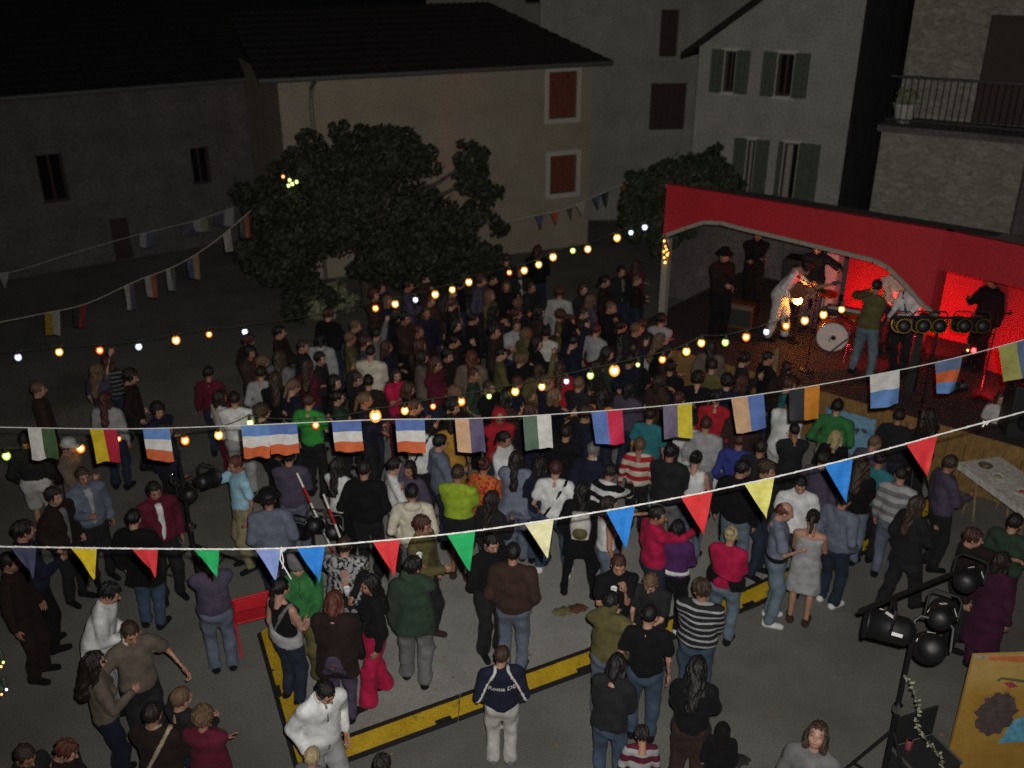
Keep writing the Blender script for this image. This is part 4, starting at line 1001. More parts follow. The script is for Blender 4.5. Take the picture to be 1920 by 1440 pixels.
FC = dict(yellow=(.62, .44, .01), red=(.62, .03, .035), green=(.01, .36, .10), periwinkle=(.22, .29, .58), blue=(.02, .20, .62), cream=(.70, .66, .38), lemon=(.68, .62, .16), white=(.66, .64, .60), navy=(.05, .05, .10), skyblue=(.13, .26, .55), flagblue=(.10, .17, .42), orange_red=(.62, .13, .04), peach=(.62, .38, .22),
          mauve=(.11, .09, .16), sage=(.10, .16, .11), rose=(.62, .02, .07), midblue=(.11, .19, .48), gold=(.62, .50, .03), orange=(.60, .22, .02), darkred=(.45, .015, .04), darkgreen=(.06, .11, .04), lilac=(.16, .13, .20), olive=(.42, .40, .12), slate=(.12, .17, .30), dark=(.03, .03, .035))
FC.update({'dimmed_' + k: tuple(v * .42 + .02 for v in c_) for k, c_ in list(FC.items())})  # far flags: copies darkened in place of light falloff with distance
def cloth_sheet(corners, cols, mode, wave=0.02, seed=0, tri=False, nu=10, nv=10):
    """sheet between four corners (top left, top right, bottom right, bottom left), coloured in bands"""
    r_ = random.Random(seed); TL, TR, BR, BL = corners; V = []; F = []; ca = []
    ph, fu, fv = r_.uniform(0, 6), r_.uniform(4, 8), r_.uniform(2, 5)
    for j in range(nv + 1):
        for i in range(nu + 1):
            u, v = i / nu, j / nv
            p = TL.lerp(TR, u).lerp(BL.lerp(BR, u), v)
            V.append(p + Vector((0, 1, 0.25)) * wave * v * (math.sin(u * fu + v * fv + ph) + 0.4 * math.sin(u * 11 + ph * 2 + v * 3)))
    for j in range(nv):
        for i in range(nu):
            a = j * (nu + 1) + i; F.append((a, a + 1, a + nu + 2, a + nu + 1))
            t = (i + 0.5) / nu if mode == 'v' else (j + 0.5) / nv
            ca.append(FC[cols[min(len(cols) - 1, int(t * len(cols)))]])
    me = bpy.data.meshes.new('flag'); me.from_pydata([tuple(v) for v in V], [], F)
    at = me.color_attributes.new('Col', 'FLOAT_COLOR', 'CORNER')
    buf = []
    for c_ in ca: buf += [*c_, 1] * 4
    at.data.foreach_set('color', buf); me.materials.append(M['flag']); me.polygons.foreach_set('use_smooth', [True] * len(me.polygons)); me.update()
    return me
# ---- near pennant line
D = Cord([(-60, 1026), (0, 1025), (300, 1029), (525, 1028), (700, 1015), (900, 994), (1190, 948), (1420, 902), (1640, 848), (1760, 815), (1920, 772), (1990, 752)], 5.9, 6.8)
bun = empty('bunting', (0, 0, 0), 0, 'white cord of coloured triangular pennants strung nearest the camera', 'bunting')
m = MB(); twisted(m, D.pts3(70), 0.0062); m.build('cord', 'cord', bun)
for k, (x0, x1, tx, ty, col) in enumerate(((20, 68, 62, 1082, 'navy'), (133, 181, 177, 1084, 'yellow'), (248, 296, 291, 1081, 'red'), (363, 411, 407, 1079, 'green'), (478, 526, 517, 1086, 'periwinkle'), (556, 609, 598, 1091, 'blue'), (699, 750, 738, 1079, 'red'), (838, 891, 880, 1071, 'green'), (984, 1038, 1026, 1045, 'cream'), (1136, 1191, 1173, 1026, 'blue'), (1277, 1336, 1319, 1002, 'red'), (1396, 1452, 1436, 971, 'lemon'), (1546, 1599, 1586, 942, 'blue'), (1699, 1758, 1737, 891, 'red'))):
    a, b = D.at(x0, 1), D.at(x1, 1); Yt = (a.y + b.y) / 2; tip = aty(tx, ty, Yt - 0.03)
    o = link('pennant', cloth_sheet((a, b, tip + Vector((.006, 0, 0)), tip), [col], 'v', 0.012, k, nu=6), bun); o['label'] = col.replace('periwinkle', 'pale blue').replace('navy', 'dark').replace('lemon', 'pale yellow') + ' triangular pennant on the nearest cord, ' + ('1st 2nd 3rd 4th 5th 6th 7th 8th 9th 10th 11th 12th 13th 14th'.split()[k]) + ' from the left'
for x in (533, 1848):                           # knots in the cord
    p = D.at(x); m = MB(); m.tube([p + Vector((-.025, -.01, .015)), p + Vector((.0, -.02, -.01)), p + Vector((.025, -.01, .015))], 0.008, 6); m.tube([p, p + Vector((-.025, -.015, -.035))], 0.006, 6); m.build('knot', 'cord', bun)
p = D.at(527); m = MB(); m.tube([p, p + Vector((-.012, -.02, -.09)), p + Vector((.005, -.02, -.14)), p + Vector((.055, -.02, -.27))], 0.0055, 6); m.tube([p, p + Vector((.012, -.02, -.1)), p + Vector((.0, -.02, -.17))], 0.005, 6); m.build('loose_end', 'cord', bun)
# ---- flag line
Fl = Cord([(-60, 800), (0, 801), (240, 804), (470, 797), (700, 787), (900, 784), (1120, 771), (1300, 755), (1440, 737), (1560, 717), (1700, 691), (1800, 669), (1920, 637), (1990, 616)], 8.2, 9.3)
fb = empty('flag_line', (0, 0, 0), 0, 'thin cord of rectangular two and three-band flags behind the near pennants', 'bunting')
m = MB(); m.tube(Fl.pts3(70), 0.0055, 6); m.build('cord', 'cord', fb)
for k, (x0, x1, b0, b1, y0, y1, cols, mode, lab) in enumerate((
    (52, 102, 60, 112, 862, 860, ('white', 'darkgreen'), 'v', 'white and dark green flag'), (168, 219, 183, 227, 867, 866, ('yellow', 'darkred'), 'v', 'yellow and red flag'), (268, 318, 275, 327, 862, 865, ('skyblue', 'white', 'orange_red'), 'h', 'blue, white and red striped flag at the left'),
    (452, 505, 458, 507, 859, 857, ('skyblue', 'white', 'orange_red'), 'h', 'blue, white and red flag, left of the overlapping pair'), (504, 557, 508, 561, 853, 851, ('flagblue', 'white', 'orange_red'), 'h', 'blue, white and red flag, right of the overlapping pair'), (622, 677, 629, 682, 848, 846, ('flagblue', 'white', 'orange_red'), 'h', 'blue, white and red flag beside the brightest bulb'),
    (741, 796, 746, 799, 849, 848, ('flagblue', 'white', 'orange_red'), 'h', 'blue, white and red flag right of the brightest bulb'), (853, 905, 858, 911, 847, 849, ('peach', 'mauve'), 'v', 'peach and dark purple flag'), (980, 1033, 985, 1037, 843, 841, ('sage', 'white'), 'v', 'green and white flag'), (1109, 1167, 1117, 1171, 833, 832, ('midblue', 'rose'), 'v', 'blue and red flag'),
    (1243, 1297, 1245, 1299, 822, 821, ('lilac', 'gold'), 'v', 'purple and yellow flag'), (1371, 1432, 1381, 1437, 812, 804, ('peach', 'midblue'), 'v', 'peach and blue flag'), (1480, 1537, 1480, 1535, 788, 787, ('dark', 'orange'), 'v', 'dark and orange flag'), (1631, 1687, 1633, 1685, 767, 758, ('white', 'skyblue'), 'h', 'white over pale blue flag'),
    (1753, 1805, 1757, 1789, 739, 735, ('slate', 'orange_red', 'skyblue'), 'h', 'blue and orange striped flag'), (1872, 1940, 1882, 1950, 717, 700, ('olive', 'slate'), 'v', 'yellow and blue flag at the right edge'))):
    a, b = Fl.at(x0, 1), Fl.at(x1, 1); c_ = [aty(b1, y1, b.y - 0.02), aty(b0, y0, a.y - 0.02)]
    o = link('flag', cloth_sheet((a, b, c_[0], c_[1]), cols, mode, 0.014, 20 + k, nu=12, nv=12), fb); o['label'] = lab
# ---- far bunting: left side and along the ochre house
def far_line(label, pts, Y0, Y1, items):
    e = empty('bunting', (0, 0, 0), 0, label, 'bunting'); c_ = Cord(pts, Y0, Y1); m = MB(); m.tube(c_.pts3(30), 0.006, 5); m.build('cord', 'cord', e)
    for k, (x0, x1, dx, ht, cols, tri) in enumerate(items):
        a, b = c_.at(x0, 1), c_.at(x1, 1); q = [aty(x1 + dx, c_.pts[0][1] * 0 + 0, a.y)]
        ya = pix_y(a) + ht; t0 = aty(x0 + dx, ya, a.y - 0.02); t1 = aty(x1 + dx, ya, b.y - 0.02)
        if tri: t0 = t1 = t0.lerp(t1, 0.5)
        link('pennant' if tri else 'flag', cloth_sheet((a, b, t1, t0), ['dimmed_' + c_ for c_ in cols], 'v', 0.02, 60 + k, nu=6, nv=6), e)
def pix_y(P):
    z = P.z - CAM_H; d = P.y * ct - z * st; return 720 - FPX * (P.y * st + z * ct) / d
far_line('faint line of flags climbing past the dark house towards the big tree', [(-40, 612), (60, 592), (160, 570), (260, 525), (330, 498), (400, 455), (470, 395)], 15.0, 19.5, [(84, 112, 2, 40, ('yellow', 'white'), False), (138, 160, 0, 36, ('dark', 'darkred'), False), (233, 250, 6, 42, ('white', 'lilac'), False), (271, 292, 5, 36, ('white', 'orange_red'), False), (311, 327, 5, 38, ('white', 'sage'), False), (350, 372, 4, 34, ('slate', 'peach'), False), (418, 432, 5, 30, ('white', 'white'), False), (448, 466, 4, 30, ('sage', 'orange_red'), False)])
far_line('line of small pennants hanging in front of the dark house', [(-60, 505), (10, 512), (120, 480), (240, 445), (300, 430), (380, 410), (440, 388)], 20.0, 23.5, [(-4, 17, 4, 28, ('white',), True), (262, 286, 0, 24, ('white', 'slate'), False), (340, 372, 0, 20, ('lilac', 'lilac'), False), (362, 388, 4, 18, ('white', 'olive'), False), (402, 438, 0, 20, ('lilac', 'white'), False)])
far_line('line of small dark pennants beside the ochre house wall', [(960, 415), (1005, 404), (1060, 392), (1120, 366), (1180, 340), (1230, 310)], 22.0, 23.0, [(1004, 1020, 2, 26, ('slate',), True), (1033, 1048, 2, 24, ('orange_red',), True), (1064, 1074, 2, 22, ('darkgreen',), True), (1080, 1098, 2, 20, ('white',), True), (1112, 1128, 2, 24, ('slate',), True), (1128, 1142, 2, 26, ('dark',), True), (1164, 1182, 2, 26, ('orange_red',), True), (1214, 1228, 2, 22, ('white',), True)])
# ---- light strings
BC = dict(w=((1.0, .42, .05), (1.0, .80, .40)), y=((1.0, .50, .04), (1.0, .84, .30)), r=((1.0, .10, .03), (1.0, .45, .12)), o=((1.0, .22, .02), (1.0, .62, .15)), g=((.55, .85, .05), (.85, 1.0, .35)), b=((.62, .70, 1.0), (.92, .95, 1.0)))
BM = {k: (tinted_glow('bulb_glass_' + k, a, 1.5, 0.25), glow('bulb_core_' + k, b, 22.0)) for k, (a, b) in BC.items()}
for g_ in BM.values(): g_[0].cycles.emission_sampling = 'NONE'
def ball(m, r, seg=12, rows=8, off=(0, 0, 0), zs=1.0):
    m.lathe([(max(0.0008, r * math.sin(PI * i / rows)), -r * zs * math.cos(PI * i / rows)) for i in range(rows + 1)], seg, Matrix.Translation(off))
BMESH = {}
def bulb(par, P, kind, r=0.042, label=None):
    key = (kind, round(r, 3))
    if key not in BMESH:
        m = MB(); ball(m, r, 12, 8, (0, 0, 0), 1.15); m.cur = 1; ball(m, r * 0.62, 10, 6)
        o = m.build('bulb', list(BM[kind]), par, True); BMESH[key] = o.data
    else: o = link('bulb', BMESH[key], par)
    o.location = P
    if 'socket' not in BMESH:
        m = MB(); m.lathe([(0.010, 0.135), (0.020, 0.12), (0.023, 0.06), (0.026, 0.05), (0.022, 0.04)], 10); s_ = m.build('socket', 'wire', o, True); BMESH['socket'] = s_.data
    else: link('socket', BMESH['socket'], o)
    if label: o['label'] = label
    return o
CN = dict(w='warm white', y='yellow', r='red', o='orange', g='green', b='cold white')
def light_string(label, Y0, Y1, items, x_end, dcord, nm, rbase):
    e = empty('light_string', (0, 0, 0), 0, label, 'light string')
    xs = [i[0] for i in items]; pts = [(xs[0] - 60, items[0][1] + 2)] + [(i[0], i[1]) for i in items] + x_end
    sm = []                                                    # the cord runs smoothly a little above the bulbs
    for i, (x, y) in enumerate(pts):
        nb = [q[1] for q in pts[max(0, i - 2):i + 3]]; sm.append((x, sum(nb) / len(nb)))
    c_ = Cord(sm, Y0, Y1); prev = []
    for k, (x, y, kd, sz) in enumerate(items):
        Yb = Y0 + (Y1 - Y0) * (x - pts[0][0]) / (pts[-1][0] - pts[0][0]); P = aty(x, y, Yb)
        bulb(e, P, kd, rbase * sz, '%s bulb, number %d from the left on the %s light string' % (CN[kd], k + 1, nm)); prev.append(P + Vector((0, 0, 0.13)))
    a = aty(pts[0][0], pts[0][1], Y0) + Vector((0, 0, .13)); b = aty(*x_end[-1], Y1) + Vector((0, 0, .13)) if x_end else prev[-1]
    line = [a] + prev + ([b] if x_end else []); out = []
    for i in range(len(line) - 1):
        for t in (0, .25, .5, .75):
            q = line[i].lerp(line[i + 1], t); q.z -= 0.05 * 4 * t * (1 - t) * min(1, (line[i + 1] - line[i]).length); out.append(q)
    m = MB(); m.tube(out + [line[-1]], 0.006, 5); m.build('cable', 'wire', e)
    return e
near = [(12, 855, 'g', 1), (80, 850, 'o', 1.1), (151, 841, 'o', 1.1), (222, 823, 'r', .7), (284, 825, 'b', .9), (347, 826, 'o', 1.1), (410, 816, 'y', 1.1), (469, 793, 'g', .9), (534, 800, 'w', 1.1), (592, 797, 'r', .95), (704, 780, 'w', 1.6), (759, 770, 'y', 1.05), (812, 762, 'r', .8), (865, 753, 'o', 1.1), (917, 743, 'g', .7), (966, 734, 'y', 1.1), (1016, 725, 'w', 1.0), (1062, 715, 'b', .75), (1107, 704, 'g', .95), (1152, 695, 'w', 1.5), (1196, 684, 'g', .6), (1242, 674, 'o', 1.0), (1287, 659, 'y', 1.1), (1315, 643, 'y', 1.05), (1360, 642, 'g', .95), (1399, 632, 'o', 1.1), (1437, 622, 'b', .85), (1474, 611, 'o', 1.0), (1509, 601, 'w', 1.1), (1544, 590, 'y', 1.05), (1578, 580, 'y', .9)]
light_string('string of coloured bulbs crossing the middle of the square to the stage', 11.3, 13.6, near, [(1640, 562)], 0, 'near', 0.052)
far = [(34, 670, 'b', .9), (111, 660, 'y', 1.0), (187, 657, 'r', 1.0), (260, 650, 'b', .9), (330, 638, 'w', 1.15), (392, 627, 'o', .85), (459, 622, 'b', .85), (704, 578, 'o', .95), (741, 570, 'w', 1.05), (779, 562, 'b', .8), (816, 552, 'w', 1.1), (848, 543, 'y', .95), (879, 529, 'w', 1.05), (955, 511, 'r', .8), (983, 507, 'w', 1.05), (1010, 496, 'y', 1.0), (1037, 482, 'w', 1.1), (1074, 470, 'g', .8), (1102, 467, 'w', 1.05), (1157, 446, 'y', 1.1), (1183, 436, 'b', .75), (1209, 426, 'b', .85)]
light_string('string of coloured bulbs running past the big tree to the bandstand corner', 15.2, 17.9, far, [(1252, 414)], 0, 'far', 0.060)
e = empty('light_cluster', (0, 0, 0), 0, 'small cluster of green and red lights in the left edge of the big tree', 'lights')
for x, y, kd in ((531, 331, 'r'), (543, 338, 'g'), (548, 345, 'g'), (556, 341, 'g'), (541, 348, 'g')): bulb(e, aty(x, y, 18.9), kd, 0.034)
e = empty('light_cluster', (0, 0, 0), 0, 'orange fairy lights wound round the left post of the bandstand', 'lights')
pl = SP(0.06, -0.05)
for k, (dx, y) in enumerate(((-4, 452), (-3, 462), (-5, 472), (0, 468), (1, 478), (-4, 483), (-3, 492), (2, 474))):
    bulb(e, aty(1250 + dx, y, pl.y - 0.05), 'o', 0.028)
e = empty('light_cluster', (0, 0, 0), 0, 'coloured lights at the left edge of the photo, low down', 'lights')
for x, y, kd in ((2, 1250, 'o'), (6, 1242, 'g'), (12, 1293, 'b'), (3, 1302, 'r')): bulb(e, aty(x, y, 6.4), kd, 0.012)

# ================================================================== LIGHTING STANDS AND STAGE GEAR
def can_mesh():
    m = MB(); m.lathe([(0.03, -0.17), (0.075, -0.155), (0.098, -0.11), (0.10, 0.0), (0.105, 0.13), (0.118, 0.135), (0.118, 0.15), (0.104, 0.15), (0.10, 0.05)], 18)
    return m
CAN = {}
def spotlight(P, aimdir, label, lens='dark_pane', rim=None, tape=False, scale=1.0, group=None):
    e = empty('spotlight', P, 0, label, 'spotlight', group); e.rotation_euler = Vector(aimdir).to_track_quat('Z', 'Y').to_euler(); e.scale = (scale,) * 3
    if 'b' not in CAN:
        o = can_mesh().build('housing', 'black_metal', e, True); CAN['b'] = o.data
        m = MB(); m.lathe([(0.001, 0.10), (0.099, 0.10), (0.099, 0.108), (0.001, 0.115)], 18); l_ = m.build('lens', 'dark_pane', e, True); CAN['l'] = l_.data
        m = MB(); m.tube([(0.125, 0, 0), (0.125, 0.16, 0), (0.09, 0.2, 0), (-0.09, 0.2, 0), (-0.125, 0.16, 0), (-0.125, 0, 0)], 0.011, 6); y_ = m.build('yoke', 'black_metal', e); CAN['y'] = y_.data
    else:
        link('housing', CAN['b'], e); l_ = link('lens', CAN['l'], e); link('yoke', CAN['y'], e)
    if lens != 'dark_pane':
        l_.data = CAN['l'].copy(); l_.data.materials[0] = M[lens] if isinstance(lens, str) else lens
    if rim:
        m = MB(); n = 20
        for zz, rr in ((-0.10, 0.100), (0.142, 0.121)):
            m.tube([(rr * math.cos(2 * PI * i / n), rr * math.sin(2 * PI * i / n), zz) for i in range(n + 1)], 0.010, 6, False)
            m.build('rim', rim, e); m = MB()
    if tape:
        for k in range(3):
            a = k * 1.2 + 0.3; m = MB(); m.box(-0.012, 0.012, -0.002, 0.002, -0.035, 0.035, Matrix.Translation((0.105 * math.cos(a), 0.105 * math.sin(a), -0.05 + 0.06 * k)) @ Matrix.Rotation(a + PI / 2, 4, 'Z') @ Matrix.Rotation(0.6 * k, 4, 'Y')); m.build('tape_mark', 'white_tape', e)
    return e
def stand(x, y, hgt, label, bar=None, spread=0.6, a0=0.3, r=0.02):
    e = empty('lighting_stand', (x, y, 0), 0, label, 'stand')
    m = MB(); m.tube([(0, 0, 0.12), (0, 0, hgt * 0.55)], r * 1.25, 10); m.tube([(0, 0, hgt * 0.55), (0, 0, hgt)], r, 10); m.build('pole', 'black_metal', e)
    for k in range(3):
        a = a0 + k * 2 * PI / 3; m = MB(); m.tube([(0, 0, hgt * 0.42), (spread * math.cos(a), spread * math.sin(a), 0.015)], r * 0.75, 8); l_ = m.build('leg', 'black_metal', e)
        m = MB(); m.tube([(0, 0, 0.2), (spread * 0.55 * math.cos(a), spread * 0.55 * math.sin(a), hgt * 0.19)], r * 0.5, 6); m.build('brace', 'black_metal', l_)
    if bar:
        a, b = bar; m = MB(); m.tube([Vector(a) - Vector((x, y, 0)), Vector(b) - Vector((x, y, 0))], r * 1.1, 8); m.build('crossbar', 'black_metal', e)
    m = MB(); m.lathe([(r * 2, hgt * 0.53), (r * 2, hgt * 0.57)], 10); m.build('clamp', 'chrome', e)
    return e
# five gold-rimmed spotlights in front of the stage
Y5 = 12.25; c5 = aty(1742, 700, Y5); a5, b5 = aty(1672, 594, Y5 - 0.05), aty(1858, 598, Y5 + 0.05); hz5 = (a5.z + b5.z) / 2
stand(c5.x, c5.y, hz5, 'tall lighting stand with a crossbar of five spotlights before the stage', (a5, b5))
for k, x in enumerate((1692, 1728, 1758, 1804, 1838)):
    p = aty(x, 610, Y5 - 0.02); spotlight((p.x, p.y, p.z), (SP(3.2 + k * .2, 1.2) - Vector((p.x, p.y, 0))).normalized() * 1 + Vector((0, 0, -0.25)), '%s of the five gold-rimmed spotlights in front of the stage' % ('first second third fourth fifth'.split()[k] + ' from the left'), rim='gold', scale=0.95, group='gold-rimmed spotlights on the stage bar')
# near right stand
Yr = 7.1; pr = aty(1672, 1380, Yr); zr = aty(1690, 1180, Yr).z
ar, br = aty(1612, 1146, Yr - 0.1), aty(1830, 1058, Yr + 0.75); 
stand(pr.x, pr.y, zr, 'black lighting stand hung with spotlights at the lower right', (ar, br), 0.55, 0.9, 0.022)
for k, (x, y, dY, d, lab) in enumerate(((1665, 1176, 0.0, (-1.0, .35, .10), 'black spotlight lying level on the left of the lower right stand'), (1745, 1215, 0.05, (.35, .9, -.75), 'black spotlight pointing down from the lower right stand'), (1765, 1155, 0.3, (.5, .8, -.3), 'black spotlight behind the stand head, right of the level one'), (1815, 1085, .65, (.6, .8, -.2), 'black spotlight at the far end of the lower right crossbar'))):
    p = aty(x, y, Yr + dY); spotlight(p, d, lab, tape=True, scale=1.35 if k < 2 else 1.15, group='spotlights on the lower right stand')
# leaf garland hanging from it
m = leaf_cloud(110, [], 0.02)
r_ = random.Random(4); P0, P1 = aty(1700, 1268, Yr - .05), aty(1762, 1436, Yr - .45)
g_ = MB(); ln = []
for i in range(60):
    t = i / 59; p = P0.lerp(P1, t) + Vector((0.04 * math.sin(t * 9), 0, -0.06 * math.sin(PI * t))); ln.append(p)
    for _ in range(2):
        d = Vector((r_.uniform(-1, 1), r_.uniform(-1, 1), r_.uniform(-1, .4))).normalized(); s_ = r_.uniform(.012, .026); u = d.orthogonal().normalized() * s_ * .5
        g_.add([p, p + d * s_ + u, p + d * s_ * 2, p + d * s_ - u], [(0, 1, 2), (0, 2, 3)])
gl = empty('leaf_garland', P0, 0, 'thin leafy garland trailing down from the lower right spotlights', 'garland')
g_.v = [tuple(Vector(v) - P0) for v in g_.v]; q = g_.build('leaves', 'leaf_pale', gl); q['kind'] = 'stuff'
m = MB(); m.tube([p - P0 for p in ln], 0.004, 5); m.build('stem', 'leaf', gl)
# black case and can
pc = atz(1738, 1408, 0.55); cs = empty('flight_case', (pc.x, pc.y, 0), 0.35, 'open black equipment case at the foot of the lower right stand', 'case')
m = MB(); m.box(-.26, .26, -.2, .2, 0, .5); bevel(m.build('box', 'case', cs), .015)
m = MB(); m.box(-.27, .27, .18, .2, .5, .86, Matrix.Translation((0, 0.03, 0))); bevel(m.build('lid', 'case', cs), .008)
for sx in (-1, 1): m = MB(); m.box(sx * .262 - .012, sx * .262 + .012, -.205, .205, .485, .508); m.build('edge_strip', 'gutter', cs)
pk = atz(1706, 1388, .62); m = MB(); m.lathe([(.026, 0), (.033, .01), (.033, .11), (.027, .122), (.027, .118)], 14); dc = empty('drinks_can', (pk.x, pk.y, .503), 0, 'small pinkish drinks can standing on the black case', 'can'); m.build('can_body', 'can_pink', dc, True)
m = MB(); m.lathe([(.026, .1195), (.026, .121)], 14); m.build('can_top', 'chrome', dc)
# painted board
Yp = 7.2; pa_, pb_ = aty(1826, 1229, Yp), aty(1960, 1233, Yp + .05); ztop = pa_.z; wdt = 1.25
pn = empty('painted_board', (pa_.x, pa_.y, 0), 0.05, 'yellow-orange painted scenery board with a dark bush at the lower right corner', 'painted board')
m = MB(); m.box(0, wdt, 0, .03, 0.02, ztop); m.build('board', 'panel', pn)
def motif(pts, mat, y=-0.003): m = MB(); n = len(pts); m.add([(x, y, z) for x, z in pts], [tuple(range(n))]); return m.build('painted_motif', mat, pn)
MOT = {k: plain('paint_' + k, c_, .8, grain=.35, fine=14) for k, c_ in dict(orange=(.50, .14, .05), bush=(.085, .06, .055), grey=(.36, .31, .22), red=(.30, .04, .05), green=(.10, .11, .05), blue=(.12, .36, .50)).items()}
motif([(.14, ztop - .02), (.45, ztop - .025), (1.2, ztop - .06), (1.2, ztop - .14), (.45, ztop - .10), (.16, ztop - .06)], MOT['orange'])
motif([(.005, ztop - .002), (.14, ztop - .006), (.13, ztop - .045), (.01, ztop - .035)], MOT['grey'])
bp = [(0.37 + (.20 + .02 * math.sin(9 * a) + .015 * math.sin(17 * a)) * math.cos(a), ztop - .74 + (.27 + .02 * math.sin(11 * a + 1)) * math.sin(a)) for a in [i * 2 * PI / 48 for i in range(48)]]
motif(bp, MOT['bush'])
r_ = random.Random(8)
for k in range(14):
    a = r_.uniform(.6, PI + .7); L_ = r_.uniform(.02, .05); c0 = (.37 + .19 * math.cos(a), ztop - .74 + .26 * math.sin(a)); motif([(c0[0], c0[1]), (c0[0] + L_ * math.cos(a + .12), c0[1] + L_ * math.sin(a + .12)), (c0[0] + .014 * math.sin(a), c0[1] - .014 * math.cos(a))], MOT['bush'], -.0045)
motif([(.285, ztop - .30), (.33, ztop - .275), (.48, ztop - .30), (.6, ztop - .33), (.6, ztop - .36), (.45, ztop - .33), (.34, ztop - .30), (.31, ztop - .33), (.29, ztop - .32)], MOT['green'])
motif([(.36, ztop - .345), (.44, ztop - .335), (.52, ztop - .40), (.44, ztop - .415)], MOT['red'])
motif([(.56, ztop - .84), (.8, ztop - .66), (.85, ztop - 1.1), (.47, ztop - 1.12)], MOT['blue'], -.006)
# tripod with a lamp box, left
pt = atz(378, 1120); zt = aty(378, 905, pt.y).z
stand(pt.x, pt.y, zt + .25, 'tall black tripod stand with a lamp box among the people at the left', None, 0.85, -1.1, 0.024)
p = aty(388, 900, pt.y); spotlight(p, (.4, 1, -.25), 'black lamp on top of the tall tripod at the left', scale=1.0)
p2 = aty(352, 925, pt.y); spotlight(p2, (-.6, .8, -.2), 'black lamp slung on the left side of the tall tripod', scale=1.0)
p = aty(322, 900, pt.y - .03); m = MB(); m.tube([p + Vector((.03, 0, .09)), p + Vector((-.012, 0, .05)), p + Vector((-.022, 0, 0)), p + Vector((-.012, 0, -.04)), p + Vector((.02, 0, -.075))], .011, 8)
rh = empty('hoop', p, 0, 'bright curved metal hook beside the tall tripod at the left', 'hook'); m.v = [tuple(Vector(v) - p) for v in m.v]; m.build('hook', 'chrome', rh, True)
# left lighting stand with a red and white bar
pl_ = atz(600, 1128); zl_ = aty(600, 980, pl_.y).z
stand(pl_.x, pl_.y, zl_ + .1, 'black lighting stand hung with lamps beside the man in green', (aty(515, 968, pl_.y), aty(640, 1000, pl_.y)), .5, .4)
for k, x in enumerate((528, 560, 592, 625)):
    p = aty(x, 985 + (k % 2) * 12, pl_.y - .02); spotlight(p, (.5 - .2 * k, .8, -.45), '%s black lamp from the left on the stand beside the man in green' % 'first second third fourth'.split()[k], tape=True, group='lamps on the stand beside the man in green')
def striped_bar(name, a, b, label, n=9):
    e = empty(name, a, 0, label, 'pole')
    for k in range(n):
        m = MB(); p, q = Vector(a).lerp(Vector(b), k / n), Vector(a).lerp(Vector(b), (k + .94) / n); m.tube([p - Vector(a), q - Vector(a)], .013, 8); m.build('red_band' if k % 2 else 'white_band', 'red_paint' if k % 2 else 'white_tape', e)
striped_bar('striped_pole', atz(700, 1168, 0.02), aty(606, 925, 9.9), 'red and white striped pole leaning by the lamp stand')
striped_bar('striped_pole', atz(668, 1130, 0.02), aty(556, 885, 10.4), 'second striped pole, leaning further left by the lamp stand')
# red folding chair
pch = atz(478, 1205); ch = empty('folding_chair', (pch.x, pch.y, 0), R(24), 'red metal folding chair standing at the edge of the dance floor', 'chair')
for sx in (-.21, .21):
    m = MB(); m.tube([(sx, .22, .015), (sx, -.02, .45), (sx, -.20, .84)], .014, 8); m.build('side_frame', 'red_paint', ch)
    m = MB(); m.tube([(sx * .92, -.24, .015), (sx * .92, .20, .46)], .013, 8); m.build('leg', 'red_paint', ch)
m = MB(); m.box(-.2, .2, -.17, .2, .45, .475); bevel(m.build('seat', 'red_paint', ch), .01)
m = MB(); m.box(-.2, .2, -.212, -.192, .66, .82, Matrix.Rotation(.0, 4, 'X')); bevel(m.build('backrest', 'red_paint', ch), .008)
m = MB(); m.tube([(-.21, -.20, .84), (.21, -.20, .84)], .014, 8); m.build('top_rail', 'red_paint', ch)
# table at the right
TA, TB, TD = atz(1797, 868, .75), atz(1958, 985, .75), atz(1822, 854, .75)
td = xy(TB) - xy(TA); tl = td.length; ta = math.atan2(td.y, td.x)
tb = empty('trestle_table', (TA.x, TA.y, 0), ta, 'long white-covered trestle table standing at the right edge', 'table')
m = MB(); m.box(0, tl, 0, .72, .72, .75); m.build('top', 'wood', tb)
m = MB(); m.box(-.012, tl + .01, -.014, .734, .7515, .757); m.box(-.012, tl + .01, -.018, -.013, .66, .7512); m.build('paper_cover', 'table_white', tb)
for s in (.35, tl - .35):
    m = MB()
    for yy in (.06, .66): m.tube([(s - .12, yy, .0), (s, yy, .71)], .018, 6); m.tube([(s + .12, yy, .0), (s, yy, .71)], .018, 6)
    m.box(s - .03, s + .03, .03, .69, .66, .718); m.build('trestle', 'wood', tb)
def ontable(u, v): q = Vector((TA.x, TA.y)) + Vector((math.cos(ta), math.sin(ta))) * u + Vector((-math.sin(ta), math.cos(ta))) * v; return (q.x, q.y, .758)
m = MB(); m.lathe([(.036, 0), (.038, .01), (.038, .17), (.015, .22), (.014, .29), (.016, .3)], 14); b_ = empty('bottle', ontable(tl * .62, .36), 0, 'dark bottle standing on the white trestle table', 'bottle'); m.build('glass_bottle', 'bottle_green', b_, True)
m = MB(); m.lathe([(.0145, .3005), (.0145, .315)], 10); m.build('cap', 'chrome', b_)
